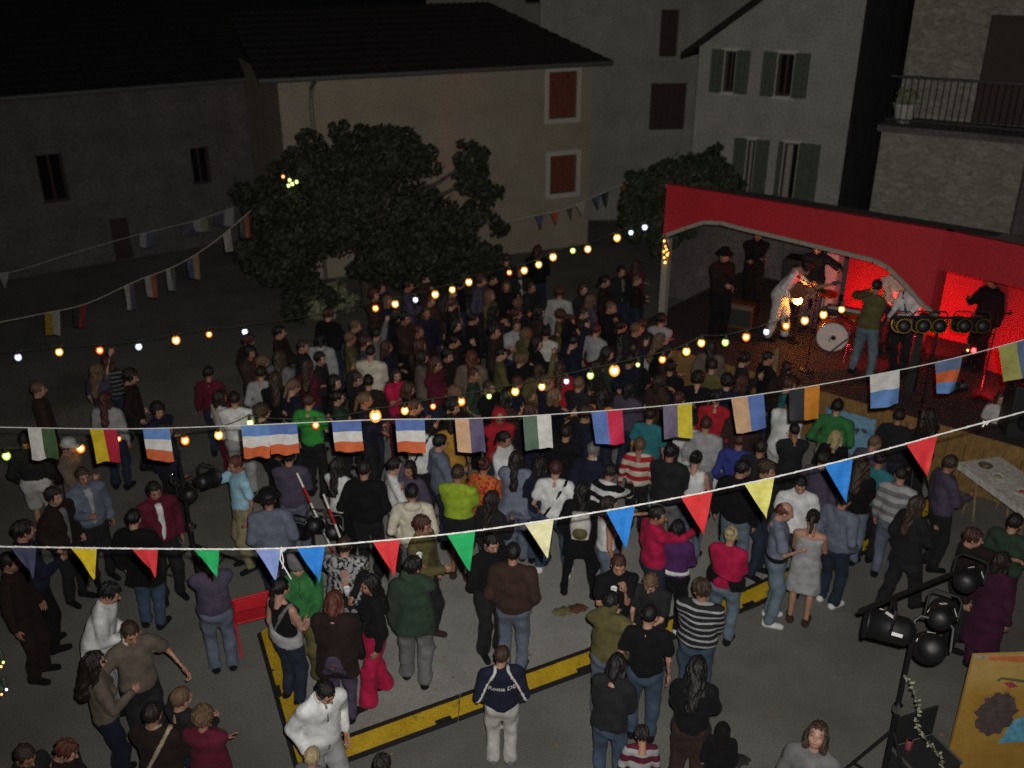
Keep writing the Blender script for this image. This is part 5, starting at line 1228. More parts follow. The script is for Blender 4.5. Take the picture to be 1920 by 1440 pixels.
for k, (u, v, lab) in enumerate(((.12, .30, 'dark flat tray near the left end of the white table'), (.30, .26, 'second shallow dish on the white table, right of the tray'), (.56, .30, 'dish beside the bottle on the white table'))):
    m = MB(); m.lathe([(.03, 0), (.085, .004), (.105, .03), (.10, .03), (.08, .01), (.02, .008)], 16); d_ = empty('dish', ontable(tl * u, v), 0, lab, 'dish', 'dishes on the white table'); m.build('dish_bowl', ('gutter', 'trim', 'trim')[k], d_, True)
    m = MB(); ball(m, .05, 10, 6, (0, 0, .02), .4); m.build('food', ('wood', 'leaf_pale', 'can_pink')[k], d_, True)
# ---- stage gear
def drum(P, r, depth, rz, label, head='drum_white', tiltx=0.0):
    e = empty('drum', P, rz, label, 'drum'); e.rotation_euler = (PI / 2 + tiltx, 0, rz)
    m = MB(); m.lathe([(r, -depth / 2), (r, depth / 2)], 24); m.build('shell', 'guitar_red', e, True)
    for zz in (-depth / 2, depth / 2):
        m = MB(); n = 24; m.tube([(r * 1.01 * math.cos(2 * PI * i / n), r * 1.01 * math.sin(2 * PI * i / n), zz) for i in range(n + 1)], .012, 6, False); m.build('hoop', 'chrome', e)
    m = MB(); m.lathe([(.001, depth / 2 + .004), (r * .985, depth / 2 + .004), (r * .985, depth / 2 + .008), (.001, depth / 2 + .008)], 24); hd_ = m.build('drum_head', head, e)
    return e
def on_stage(x, y, z=DZ): return atz(x, y, z)
pd = on_stage(1557, 652); kd = drum((pd.x, pd.y, DZ + .285), .275, .38, math.atan2(-pd.x, pd.y) * -1 * 0 + R(-18), 'big bass drum with a white head at the front of the stage')
m = MB(); m.lathe([(.001, .20), (.05, .20), (.045, .205), (.001, .205)], 12, Matrix.Translation((.02, -.01, 0))); q = m.build('logo_mark', 'black_metal', kd)
m = MB(); m.box(-.05, -.035, -.10, -.01, .2, .205); m.build('logo_mark', 'black_metal', kd)
pd2 = on_stage(1690, 672); d2 = drum((pd2.x, pd2.y, DZ + .62), .2, .17, 0, 'white-headed floor drum beside the man in the pale shirt', tiltx=-PI / 2 + .35)
for k in range(3):
    a = k * 2.1; m = MB(); m.tube([(.19 * math.cos(a), .19 * math.sin(a), -.05), (.22 * math.cos(a), .22 * math.sin(a), -.6)], .009, 6); m.build('leg', 'chrome', d2)
def cymbal(x, y, z, label):
    P = atz(x, y, z); e = empty('cymbal', (P.x, P.y, DZ), 0, label, 'cymbal'); h_ = z - DZ
    m = MB(); m.lathe([(.004, h_ + .03), (.03, h_ + .025), (.19, h_), (.19, h_ - .003), (.03, h_ + .018)], 24, Matrix.Rotation(.12, 4, 'X')); m.build('disc', 'gold', e, True)
    m = MB(); m.tube([(0, 0, .3), (0, 0, h_)], .009, 6); m.build('pole', 'chrome', e)
    for k in range(3): m = MB(); m.tube([(0, 0, .35), (.2 * math.cos(k * 2.1), .2 * math.sin(k * 2.1), .01)], .008, 6); m.build('leg', 'chrome', e)
cymbal(1548, 545, 2.05, 'brass cymbal on a stand left of the drummer'); cymbal(1598, 588, 1.9, 'brass cymbal on a stand right of the bass drum')
def mic_stand(s, y, h_, label, ang=0.0):
    P = SP(s, y); e = empty('microphone_stand', (P.x, P.y, DZ), SW.a + ang, label, 'microphone stand')
    m = MB(); m.lathe([(.13, 0), (.13, .02), (.02, .035)], 16); m.build('base', 'black_metal', e); m = MB(); m.tube([(0, 0, .03), (0, 0, h_)], .011, 8); m.build('pole', 'black_metal', e)
    m = MB(); m.tube([(.1, 0, h_ - .06), (-.35, 0, h_ + .14)], .008, 6); m.build('boom', 'black_metal', e); m = MB(); ball(m, .028, 10, 6, (-.37, 0, h_ + .15)); m.build('microphone', 'black_metal', e, True)
mic_stand(3.2, -.2, 1.5, 'microphone stand before the man with pale jeans'); mic_stand(5.9, .5, 1.5, 'microphone stand at the right end of the stage', 2.2); mic_stand(2.2, 2.4, 1.75, 'tall microphone stand near the red lit wall', .6)
pa2 = on_stage(1387, 612); am = empty('amplifier', (pa2.x, pa2.y, DZ), SW.a + .2, 'boxy reddish amplifier near the left of the stage', 'amplifier')
m = MB(); m.box(-.27, .27, -.14, .14, 0, .5); bevel(m.build('cabinet', 'guitar_red', am), .015); m = MB(); m.box(-.23, .23, -.152, -.142, .05, .38); m.build('grille', 'case', am)
m = MB(); m.box(-.25, .25, -.152, -.142, .41, .47); m.build('control_panel', 'gutter', am)
for nm_, s, y, rz in (('loudspeaker', 6.75, -.35, .5), ('loudspeaker', 1.35, 3.4, .1)):
    P = SP(s, y); e = empty(nm_, (P.x, P.y, DZ), SW.a + rz, 'black loudspeaker box at the %s' % ('right corner of the stage' if s > 6 else 'back of the stage, left of the pale pillar'), 'loudspeaker')
    m = MB(); m.box(-.3, .3, -.25, .25, 0, .85); bevel(m.build('cabinet', 'case', e), .02)
    for zz, rr in ((.3, .19), (.66, .1)): m = MB(); m.lathe([(rr, 0), (rr, .012), (rr * .8, .004), (rr * .3, -.0)], 20, Matrix.Translation((0, -.252, zz)) @ Matrix.Rotation(PI / 2, 4, 'X')); m.build('driver', 'black_metal', e)
# keyboard on a stand
P = SP(3.55, .75); kb = empty('keyboard', (P.x, P.y, DZ), SW.a + .15, 'dark keyboard on a stand between the two front musicians', 'keyboard')
m = MB(); m.box(-.5, .5, -.14, .14, .86, .94); bevel(m.build('case', 'case', kb), .01)
for k in range(18): m = MB(); m.box(-.46 + k * .051, -.46 + k * .051 + .047, -.13, -.0, .941, .948); m.build('key', 'white_tape', kb)
m = MB(); m.tube([(-.35, 0, .02), (.35, 0, .86)], .016, 6); m.build('leg', 'black_metal', kb); m = MB(); m.tube([(.35, 0.035, .02), (-.35, .035, .86)], .016, 6); m.build('leg', 'black_metal', kb)
# lamps that are lit: orange bulb, red floor lamps
M['hot_orange'] = glow('lit_orange_lamp', (1.0, .33, .045), 75.0); M['hot_red'] = glow('lit_red_lamp', (1.0, .03, .03), 12.0)
P = atz(1491, 600, 1.45); P.z = aty(1491, 563, P.y).z
lm = empty('stage_lamp', (P.x, P.y, DZ), 0, 'glowing orange lamp on a short stand beside the bending guitarist', 'lamp')
m = MB(); ball(m, .075, 16, 10, (0, 0, P.z - DZ)); m.build('lamp_globe', 'hot_orange', lm, True); m = MB(); m.lathe([(.12, 0), (.12, .02), (.015, .03)], 14); m.tube([(0, 0, .02), (0, 0, P.z - DZ - .075)], .012, 8); m.build('stand', 'black_metal', lm)
def lamp(name, loc, col, e, r=0.05, d=None, size=70, blend=.6):
    l_ = bpy.data.lights.new(name, 'SPOT' if d is not None else 'POINT'); l_.energy = e; l_.color = col; l_.shadow_soft_size = r
    o = bpy.data.objects.new(name, l_); COL.objects.link(o); o.location = loc
    if d is not None: l_.spot_size = R(size); l_.spot_blend = blend; o.rotation_euler = Vector(d).to_track_quat('-Z', 'Y').to_euler()
    return o
RED = (1.0, .012, .02)
for s, y, d, en, lab in ((4.5, 1.5, (.2, 1, .42), 75, 'red floor spotlight behind the musicians, lighting the back wall'), (SL + .55, .35, (.75, .75, .30), 60, 'red floor spotlight at the right end, lighting the side wall'), (3.0, 1.7, (.1, 1, .5), 50, 'red floor spotlight near the drum kit')):
    P = SP(s, y, DZ + .16); dw = SW.d * d[0] + SW.n * d[1]; dv = Vector((dw.x, dw.y, d[2])).normalized()
    spotlight(P, dv, lab, lens='hot_red', scale=.9); lamp('red_floor_light', P + dv * .18, RED, en, .06, dv, 125, .7)
P = atz(1826, 657, 1.35); q = empty('stage_lamp', (P.x, P.y, DZ), 0, 'small red lamp with yellow pilot lights under the gold-rimmed spotlights', 'lamp')
m = MB(); ball(m, .04, 12, 8, (0, 0, .35)); m.build('lamp_globe', 'hot_red', q, True); m = MB(); m.box(-.2, .25, -.03, .03, .28, .32); m.tube([(0, 0, 0), (0, 0, .28)], .015, 6); m.build('stand', 'black_metal', q)
for x in (-.12, .2): bulb(q, (x, -.02, .36), 'y', .018)
dv = (SP(3.6, .6, DZ + 1.1) - Vector((P.x, P.y, DZ + .45))).normalized(); lamp('red_lamp_light', Vector((P.x, P.y, DZ + .46)) + dv * .10, RED, 420, .04, dv, 95, .8)
p = atz(1512, 466, 2.95); 
# blue poster and small board against the stage front
P = SP(4.35, DY - .06); q = empty('poster_board', (P.x, P.y, 0), SW.a, 'pale blue poster board with a dark emblem leaning on the stage front', 'poster')
m = MB(); m.box(-.42, .42, -.02, 0, .1, .82); m.build('board', 'blue_poster', q)
m = MB(); m.add([(-.12 + .1 * math.cos(a) * (1 + .3 * math.sin(5 * a)), -.024, .5 + .17 * math.sin(a) * (1 + .2 * math.cos(3 * a))) for a in [i * PI / 12 for i in range(24)]], [tuple(range(24))]); m.build('emblem', MOT['bush'], q)
# litter
r_ = random.Random(12)
for k, (x, y, lab) in enumerate(((1070, 1145, 'crumpled green and brown cloth lying on the dance floor'), (1382, 1428, 'dark crumpled rag on the tarmac at the bottom'))):
    p = atz(x, y, FZ if k == 0 else 0); e = empty('cloth_heap', (p.x, p.y, FZ if k == 0 else 0.0), .3, lab, 'cloth')
    G, o_ = grid((-.26, -.16, -.03), (.26, .16, .16), .02)
    for j, (cx, col) in enumerate(((-.11, (.16, .15, .07)), (.09, (.10, .045, .025))) if k == 0 else ((0, (.03, .028, .026)),)):
        f = ell(G, (cx, 0, .0), (.14, .09, .055)) + .014 * np.sin(G[0] * 60 + j) * np.sin(G[1] * 55) * np.sin(G[2] * 40 + 1); f = np.maximum(f, .002 - G[2]); V, F = nets(f, o_, .02)
        q = link('cloth', mesh_np('cloth', V, F, 'cloth_plain'), e); q.color = (*col, 1)
lt = MB()
for k in range(70):
    x, y = r_.uniform(500, 1900), r_.uniform(1150, 1435); p = atz(x, y, FZ + .004) if False else atz(x, y, .006); s_ = r_.uniform(.008, .022); a = r_.uniform(0, 6)
    if y < 1420 - (x - 560) * .39: p.z = FZ + .004
    u = Vector((math.cos(a), math.sin(a), .1)) * s_; w = Vector((-math.sin(a), math.cos(a), .15)) * s_ * .6; lt.add([p - u - w, p + u - w, p + u + w, p - u + w], [(0, 1, 2, 3)])
q = lt.build('litter', 'wood'); q['kind'] = 'stuff'; q['label'] = 'scraps of paper and dry leaves scattered on the ground'; q['category'] = 'litter'
# ================================================================== THE CROWD
OCC = []                                                   # where people stand
def who(hx, hy, yaw, label, h=1.72, z0=0.0, top='sweater', tc='charcoal', bot='jeans', bc='darkdenim', hair='short', hc='dark', pose='down', lod=None, **kw):
    p = atz(hx, hy, z0 + h * 0.985)
    lod = lod if lod is not None else (0 if p.y < 10.2 else 1 if p.y < 13.5 else 2)
    if z0 == 0.0 and in_floor(p): z0 = FZ; p = atz(hx, hy, z0 + h * 0.985)
    OCC.append((p.x, p.y))
    return person(p.x, p.y, yaw, h, top, tc, bot, bc, hair, hc, pose, label, z0, lod, seed=len(OCC) * 17 + 3, **kw)
def in_floor(p):
    n = len(inner); c_ = False
    for i in range(n):
        a, b = inner[i], inner[(i + 1) % n]
        if (a.y > p.y) != (b.y > p.y) and p.x < (b.x - a.x) * (p.y - a.y) / (b.y - a.y) + a.x: c_ = not c_
    return c_
# ---- front rows, bottom of the photo
who(590, 1262, 25, 'person in a white zipped jacket and pale trousers at the floor corner', 1.74, top='jacket', tc='white', bot='trousers', bc='lightgrey', hair='short', hc='black', pose='pocket', lean=10, nod=22, turn=10, zipc='grey', collar='white', shoes='white', stance='step')
who(584, 1410, 150, 'blond child at the bottom edge below the white jacket', 1.25, top='tee', tc='grey', hair='short', hc='blond')
who(716, 1424, 170, 'dark-haired child at the bottom edge, only the head in view', 1.30, top='tee', tc='charcoal', hair='messy', hc='dark')
who(940, 1218, 182, 'boy in a navy jacket with white sleeve stripes and lettering on the back', 1.52, top='jacket', tc='navy', bot='trousers', bc='offwhite', hair='short', hc='brown', pose='pocket', raglan=True, c2='offwhite', lettering='Roma DE', turn=-30, shoes='grey')
who(1150, 1246, 165, 'dark-haired person in a dark coat and jeans beside the black T-shirt man', 1.60, top='jacket', tc='charcoal', bot='jeans', bc='denim', hair='bob', hc='black', pose='hold2', sex='f', lean=10, nod=20)
who(1205, 1372, 190, 'child in maroon with white stripes at the bottom edge', 1.15, top='sweater', tc='maroon', pat='band', c2='lightgrey', bot='jeans', bc='navy', hair='messy', hc='dark', nod=25)
who(1218, 1140, 178, 'man in a black T-shirt and jeans with his back to the camera', 1.76, top='tee', tc='black', bot='jeans', bc='denim', hair='crop', hc='black', pose='down', turn=-15)
who(1308, 1242, 176, 'woman with long dark hair in a black jacket holding a black bag', 1.68, top='jacket', tc='black', bot='trousers', bc='brown', hair='long', hc='black', pose='hold2', sex='f', nod=30)
who(1356, 1362, 185, 'small child in black beside the woman with long hair', 1.02, top='coat', tc='black', bot='trousers', bc='charcoal', hair='hood', hc='black')
who(1318, 1092, 172, 'man in a grey sweater with thin white stripes', 1.74, top='sweater', tc='charcoal', pat='stripe', c2='lightgrey', bot='jeans', bc='denim', hair='messy', hc='brown', pose='hold2', turn=35, fat=.3)
who(1146, 1116, 165, 'man in an olive shirt drinking from a cup', 1.72, top='shirt', tc='olive', bot='jeans', bc='greyblue', hair='short', hc='black', pose='drink', swap=True, cup='white')
who(1160, 1042, 10, 'young man in a black polo raising a hand to his mouth', 1.74, top='tee', tc='black', bot='jeans', bc='darkdenim', hair='short', hc='auburn', pose=((.05, -.25, 1.45), (.1, -.28, 1.2)), swap=True, nod=15)
who(1226, 1072, -20, 'brown-haired youth in a dark top looking down beside the black polo', 1.62, top='tee', tc='charcoal', bot='jeans', bc='darkdenim', hair='messy', hc='lightbrown', pose='hold2', nod=35)
who(1272, 980, 170, 'woman in a purple jacket over a white shirt and black trousers', 1.63, top='jacket', tc='purple', bot='trousers', bc='black', hair='bob', hc='black', pose='hold', sex='f', belt='white', hem=.95, shoes='white')
who(1232, 952, 120, 'person in a red sweater with an arm round the woman in purple', 1.72, top='sweater', tc='crimson', bot='jeans', bc='darkdenim', hair='short', hc='dark', pose='reach', turn=-40, stance='contra')
who(1372, 992, 168, 'blond woman in a crimson sweater with a black jacket at her waist', 1.66, top='sweater', tc='crimson', bot='jeans', bc='paledenim', hair='bun', hc='blond', pose='hold2', sex='f', wrap='black', fat=.3)
who(1468, 945, 100, 'man in a grey T-shirt and jeans with a black waist bag', 1.76, top='tee', tc='steel', bot='jeans', bc='paledenim', hair='receding', hc='reddish', pose='hold', shoes='white', nod=18, belt='black')
who(1526, 962, 178, 'woman in a grey strapless dress with bare shoulders and legs', 1.66, top='dress', tc='lightgrey', bot=None, hair='ponytail', hc='dark', pose='hold2', sex='f', skin=SKIN[0], shoes='brown', nod=20)
who(1502, 892, 8, 'man in a white T-shirt facing the camera behind the grey dress', 1.76, top='tee', tc='white', bot='jeans', bc='darkdenim', hair='short', hc='black', nod=22)
who(1584, 925, 150, 'person in dark clothes standing right of the grey dress', 1.70, top='jacket', tc='greyblue', bot='jeans', bc='darkdenim', hair='short', hc='dark', pose='pocket', shoes='white')
who(1692, 878, 165, 'man in a pale grey banded sweater near the trestle table', 1.74, top='sweater', tc='lightgrey', pat='band', c2='grey', bot='jeans', bc='greyblue', hair='crop', hc='dark', pose='hold', turn=25)
who(1722, 934, 140, 'woman with long brown hair and dark coat walking at the right', 1.68, top='coat', tc='charcoal', bot='trousers', bc='charcoal', hair='long', hc='brown', pose='hold', sex='f', stance='walk', hem=.72)
who(1784, 858, 120, 'man in a dark purple jacket beside the white table', 1.75, top='jacket', tc='mauve', bot='jeans', bc='charcoal', hair='short', hc='brown', pose='hold', turn=20)
who(1826, 996, 100, 'dark-haired person in black behind the lower right spotlights', 1.68, top='jacket', tc='darkbrown', bot='jeans', bc='charcoal', hair='messy', hc='auburn', pose='reach', swap=True)
who(1905, 968, 160, 'person in a dark green jacket at the right edge', 1.72, top='jacket', tc='darkgreen', bot='trousers', bc='plum', hair='short', hc='dark', pose='hold')
who(1880, 1040, 150, 'person in a long plum-coloured coat at the right edge', 1.66, top='coat', tc='plum', bot='trousers', bc='plum', hair='bob', hc='dark', sex='f', hem=.4)
who(1532, 1370, -8, 'person with a hooded grey top looking up at the bottom edge', 1.70, top='hoodie', tc='grey', bot='jeans', hair='bob', hc='brown', nod=-28, hood='grey')
who(1392, 866, 165, 'man in a black jacket and pale jeans behind the yellow pennant', 1.80, top='jacket', tc='black', bot='jeans', bc='paledenim', hair='short', hc='black', pose='down', turn=-40)
who(1438, 868, 70, 'brown-haired man in dark clothes turned towards the black jacket', 1.74, top='jacket', tc='charcoal', hair='messy', hc='brown', pose='hold')
who(1092, 908, 178, 'woman in a black coat wearing a white and green backpack', 1.70, top='coat', tc='black', bot='leggings', bc='black', hair='long', hc='black', pose='pocket', sex='f', pack=('offwhite', 'olive'), hem=.68, stance='wide')
who(1042, 868, 172, 'man in a white T-shirt with a black shoulder strap and jeans', 1.74, top='tee', tc='white', bot='jeans', bc='denim', hair='short', hc='auburn', strap='black', shoes='white', stance='wide', pose='pocket')
who(858, 876, 165, 'man in a lime green shirt and dark shorts', 1.74, top='shirt', tc='lime', sleeves=.7, bot='shorts', bc='charcoal', hair='short', hc='brown', pose='hold2', shoes='brown', fat=.3)
who(772, 912, 175, 'person in a cream pullover with black hair', 1.72, top='hoodie', tc='cream', bot='jeans', bc='grey', hair='short', hc='black', pose='hips', hood='cream', fat=.2)
who(790, 972, 60, 'man with reddish hair in an olive jacket below the cream pullover', 1.76, top='jacket', tc='olive', bot='trousers', bc='charcoal', hair='messy', hc='auburn', pose='hold', shoes='brown')
who(772, 1050, 170, 'man in a dark green fleece with a blue collar holding a white cup', 1.74, top='fleece', tc='darkgreen', bot='trousers', bc='grey', hair='messy', hc='black', pose='drink', swap=False, cup='white', collar='lightblue', turn=-35, stance='contra')
who(962, 1024, 172, 'man in a brown jacket and grey jeans with his hands in his pockets', 1.76, top='jacket', tc='brown', bot='jeans', bc='greyblue', hair='short', hc='black', pose='pocket', fat=.2)
who(918, 1000, 30, 'dark-haired man in black talking to the man in the brown jacket', 1.72, top='shirt', tc='black', bot='trousers', bc='charcoal', hair='short', hc='black', pose='talk', nod=20)
who(694, 1082, -75, 'woman with long black hair in a black top and pink trousers', 1.66, top='sweater', tc='black', bot='wide', bc='crimson', hair='long', hc='black', pose='drink', sex='f', cup='white', stance='step', hem=.95)
who(622, 1122, 165, 'person with reddish hair hunched in a dark brown coat', 1.66, top='coat', tc='darkbrown', bot='jeans', bc='mauve', hair='bob', hc='reddish', pose='hold2', lean=5, hem=.72, fat=.1, nod=22)
who(524, 1090, 130, 'woman in a black top with a grey hoodie tied round her', 1.68, top='tank', tc='black', bot='jeans', bc='darkdenim', hair='ponytail', hc='black', pose='hold', sex='f', wrap='lightgrey', strap='grey', cup='ochre')
who(556, 1046, 0, 'man in a green jacket and grey hat facing the camera', 1.72, top='jacket', tc='green', bot='trousers', bc='olive', hair='crop', hc='grey', pose='hold2', hat=('tall', 'grey'), zipc='charcoal')
who(645, 1012, 165, 'person wrapped in a grey patterned poncho', 1.68, top='poncho', tc='lightgrey', pat='pattern', c2='charcoal', bot='trousers', bc='charcoal', hair='short', hc='brown', pose='fold')
who(388, 1040, 180, 'person in a mauve-grey sweater and jeans by the tripod', 1.66, top='sweater', tc='mauve', bot='jeans', bc='greyblue', hair='short', hc='dark', pose='fold', fat=.2)
who(158, 1096, 70, 'person in a loose white jacket leaning towards the right', 1.72, top='fleece', tc='white', bot='trousers', bc='lightgrey', hair='messy', hc='black', pose='hold2', lean=20, roll=0, fat=.8)
who(238, 1166, 15, 'man in a grey-green T-shirt with his arms out and a pale necklace', 1.76, top='tee', tc='taupe', bot='jeans', bc='charcoal', hair='short', hc='brown', pose='out', nod=22, collar='cream')
who(172, 1228, 95, 'woman with long dark curly hair in a grey top at the lower left', 1.66, top='sweater', tc='taupe', bot='jeans', bc='navy', hair='long_wavy', hc='dark', pose='hold', sex='f')
who(282, 1326, 150, 'dark-haired person with beige straps over a black top', 1.66, top='jacket', tc='darkbrown', hair='short', hc='dark', collar='beige', strap='beige', pose='hold2')
who(336, 1298, 120, 'light-brown haired child at the lower left', 1.50, top='jacket', tc='charcoal', hair='short', hc='lightbrown', pose='hold2')
who(378, 1332, 150, 'person with curly brown hair in a maroon sweater at the lower left', 1.58, top='sweater', tc='maroon', hair='curly', hc='lightbrown', pose='fold', fat=.4, sex='f')
who(36, 1398, 30, 'person with brown hair at the lower left corner', 1.60, top='sweater', tc='charcoal', hair='short', hc='brown', nod=25)
who(110, 1392, 60, 'dark figure bending at the lower left corner', 1.55, top='jacket', tc='darkbrown', hair='messy', hc='reddish', nod=30)
who(286, 905, 12, 'man in a maroon jacket open over a white shirt', 1.76, top='jacket', tc='maroon', bot='jeans', bc='charcoal', hair='short', hc='black', pose='pocket', front='white', nod=15)
who(248, 960, 150, 'person in a long black coat and jeans beside the maroon jacket', 1.72, top='coat', tc='black', bot='jeans', bc='denim', hair='short', hc='black', pose='hold', hem=.72)
who(98, 918, 40, 'person in a dark jacket over a pale striped top at the left', 1.70, top='jacket', tc='darkbrown', bot='jeans', bc='charcoal', hair='messy', hc='dark', front='grey', pose='pocket')
who(152, 880, 15, 'man in a grey zipped hoodie over a white shirt at the left', 1.72, top='hoodie', tc='greyblue', bot='jeans', bc='charcoal', hair='short', hc='brown', front='lightgrey', pose='hold')
who(124, 826, 60, 'person in a white cap and brown jacket at the left', 1.72, top='jacket', tc='taupe', bot='trousers', bc='charcoal', hair='short', hc='brown', hat=('cap', 'offwhite'), pose='hold')
who(46, 812, 160, 'person in a dark top and pale grey shorts at the left edge', 1.74, top='shirt', tc='charcoal', bot='shorts', bc='offwhite', hair='short', hc='dark', pose='pocket')
who(40, 982, 100, 'tall dark figure in a blue-black coat at the left edge', 1.82, top='jacket', tc='navy', bot='jeans', bc='black', hair='messy', hc='dark', pose='hold')  # this figure and the next: clothes darkened for weaker flash at the edge
who(14, 1040, 60, 'dark figure with reddish clothes cut by the left edge', 1.74, top='jacket', tc='darkbrown', bot='trousers', bc='darkbrown', hair='short', hc='dark')
who(442, 858, -70, 'man in a pale blue T-shirt and khaki trousers stretching out an arm', 1.74, top='tee', tc='lightblue', bot='trousers', bc='khaki', hair='short', hc='reddish', pose='reach')
who(438, 738, 172, 'person in white shirt and pale trousers near the left flags', 1.74, top='shirt', tc='white', bot='trousers', bc='lightgrey', hair='short', hc='dark', pose='hold2')
who(410, 735, 120, 'person in a white top beside the white shirt and pale trousers', 1.66, top='tee', tc='offwhite', bot='jeans', bc='maroon', hair='bob', hc='dark', sex='f')
who(502, 925, 175, 'person in a dark hat and blue-grey jacket left of the lamp stand', 1.74, top='jacket', tc='greyblue', bot='jeans', bc='darkdenim', hair='short', hc='dark', hat=('brim', 'black'), pose='pocket')
who(540, 845, 165, 'person in a mauve-grey hoodie below the pair of flags', 1.72, top='hoodie', tc='mauve', bot='jeans', bc='greyblue', hair='short', hc='dark', pose='hold2')
who(578, 742, 150, 'man in a bright green top behind the flags', 1.74, top='tee', tc='brightgreen', bot='jeans', bc='charcoal', hair='short', hc='auburn', pose='hold')
who(694, 650, 165, 'man in a large cream shirt in the middle of the crowd', 1.80, top='shirt', tc='cream', bot='trousers', bc='khaki', hair='crop', hc='dark', pose='hold2', fat=.4)
who(690, 706, 172, 'dark-haired person right in front of the large cream shirt', 1.70, top='jacket', tc='darkbrown', hair='short', hc='black')
who(742, 692, 20, 'woman in a bright red top raising her hands', 1.66, top='tee', tc='crimson', bot='jeans', bc='maroon', hair='bob', hc='dark', pose='clap', sex='f')
who(632, 862, 140, 'woman in a white top with dark hair left of the black jacket', 1.66, top='tee', tc='white', bot='jeans', bc='black', hair='long', hc='dark', sex='f', pose='hold2')
who(682, 868, 165, 'man in a black jacket behind the lamp stand', 1.78, top='jacket', tc='black', bot='jeans', bc='charcoal', hair='short', hc='dark', pose='hips', fat=.3)
who(738, 862, 100, 'person in a white shirt between the black jacket and the cream pullover', 1.70, top='shirt', tc='white', bot='jeans', bc='charcoal', hair='short', hc='black', pose='hold')
who(768, 868, -30, 'dark-haired person in a dark blouse beside the white shirt', 1.64, top='shirt', tc='mauve', hair='bob', hc='black', sex='f', pose='drink')
who(824, 818, 110, 'man in a blue-grey hoodie seen from the side', 1.76, top='hoodie', tc='greyblue', bot='jeans', bc='darkdenim', hair='short', hc='black', pose='hold', front='lightgrey', hood='greyblue')
who(786, 786, 160, 'person in a white jacket with a dark strap below a striped flag', 1.72, top='jacket', tc='white', bot='jeans', bc='charcoal', hair='short', hc='dark', strap='charcoal', pose='hold2')
who(846, 780, 175, 'person in an ochre top under the peach flag', 1.70, top='longtee', tc='ochre', bot='trousers', bc='ochre', hair='bob', hc='dark', sex='f')
who(945, 812, 60, 'woman in a white tracksuit top with a red stripe', 1.68, top='jacket', tc='white', bot='trousers', bc='offwhite', hair='ponytail', hc='black', pose='hold2', sex='f', zipc='red')
who(936, 770, 10, 'person in a red hooded top above the white tracksuit', 1.70, top='hoodie', tc='red', hair='hood', hc='red', pose='fold')
who(908, 862, 150, 'woman in a red and orange patterned dress', 1.66, top='tunic', tc='orange', pat='pattern', c2='red', bot='skirt', bc='red', hair='bun', hc='auburn', pose='hold', sex='f')
who(968, 850, 165, 'woman in a blue-grey shawl beside the patterned dress', 1.68, top='poncho', tc='steel', bot='wide', bc='greyblue', hair='long', hc='dark', sex='f', pose='fold')
who(1012, 860, 170, 'person in a dark blue jumper beside the white T-shirt with the strap', 1.66, top='sweater', tc='navy', bot='jeans', bc='denim', hair='bob', hc='dark', sex='f')
who(922, 925, 140, 'dark-haired person in blue-black right of the lime green shirt', 1.66, top='jacket', tc='charcoal', bot='jeans', bc='greyblue', hair='long', hc='dark', sex='f', pose='hold')
who(1108, 838, 160, 'grey-haired man in a navy jacket with a white collar', 1.74, top='jacket', tc='navy', bot='trousers', bc='charcoal', hair='short', hc='grey', collar='white', pose='hold', lean=8)
who(1135, 880, 150, 'person in a white and black top beside the navy jacket', 1.66, top='sweater', tc='white', pat='band', c2='black', bot='jeans', bc='charcoal', hair='short', hc='dark', pose='reach', lean=12)
who(1140, 935, 110, 'person in a sleeveless white top with a bare arm', 1.66, top='tank', tc='white', bot='jeans', bc='greyblue', hair='bob', hc='dark', sex='f', pose='reach', swap=True)
who(1062, 800, 165, 'person in a long black coat under the green and white flag', 1.74, top='coat', tc='black', bot='jeans', bc='paledenim', hair='short', hc='dark', pose='hold')
who(1200, 826, 175, 'child in a red and cream striped shirt', 1.50, top='sweater', tc='cream', pat='band', c2='red', bot='jeans', bc='charcoal', hair='short', hc='lightbrown')
who(1258, 836, 165, 'man in a dark jacket with his back to the camera by the striped child', 1.78, top='jacket', tc='charcoal', bot='jeans', bc='grey', hair='short', hc='black', pose='hold2', fat=.4)
who(1306, 850, 160, 'dark-haired woman in a white top with bare arms', 1.66, top='tank', tc='white', bot='jeans', bc='greyblue', hair='bun', hc='black', sex='f', pose='hold')
who(1388, 815, 172, 'man in a dark blue shirt below the peach and blue flag', 1.74, top='shirt', tc='blue', bot='jeans', bc='black', hair='short', hc='auburn', pose='pocket')
who(1428, 828, 165, 'man in a charcoal jacket right of the dark blue shirt', 1.76, top='jacket', tc='charcoal', bot='jeans', bc='charcoal', hair='short', hc='dark')
who(1474, 748, 155, 'person in white leaning forward before the stage', 1.72, top='shirt', tc='white', bot='trousers', bc='white', hair='short', hc='dark', pose='hold2', lean=14)
who(1480, 712, 100, 'person in a pale teal jacket close to the stage front', 1.72, top='jacket', tc='teal', bot='jeans', bc='lightgrey', hair='short', hc='auburn', pose='hold')
who(1572, 752, 172, 'man in a dark green shirt in front of the stage boards', 1.76, top='shirt', tc='green', bot='shorts', bc='khaki', hair='short', hc='black', pose='hips', fat=.4)
who(1568, 812, 178, 'blond child in black in front of the green shirt', 1.42, top='jacket', tc='black', bot='jeans', bc='charcoal', hair='bob', hc='blond')
who(1618, 860, 160, 'brown-haired woman in black right of the blue pennant', 1.66, top='jacket', tc='black', bot='jeans', bc='paledenim', hair='long_wavy', hc='brown', sex='f', pose='hold')
who(1652, 850, 160, 'person in a pale teal top behind the red pennant', 1.70, top='tee', tc='teal', bot='jeans', bc='charcoal', hair='short', hc='dark')
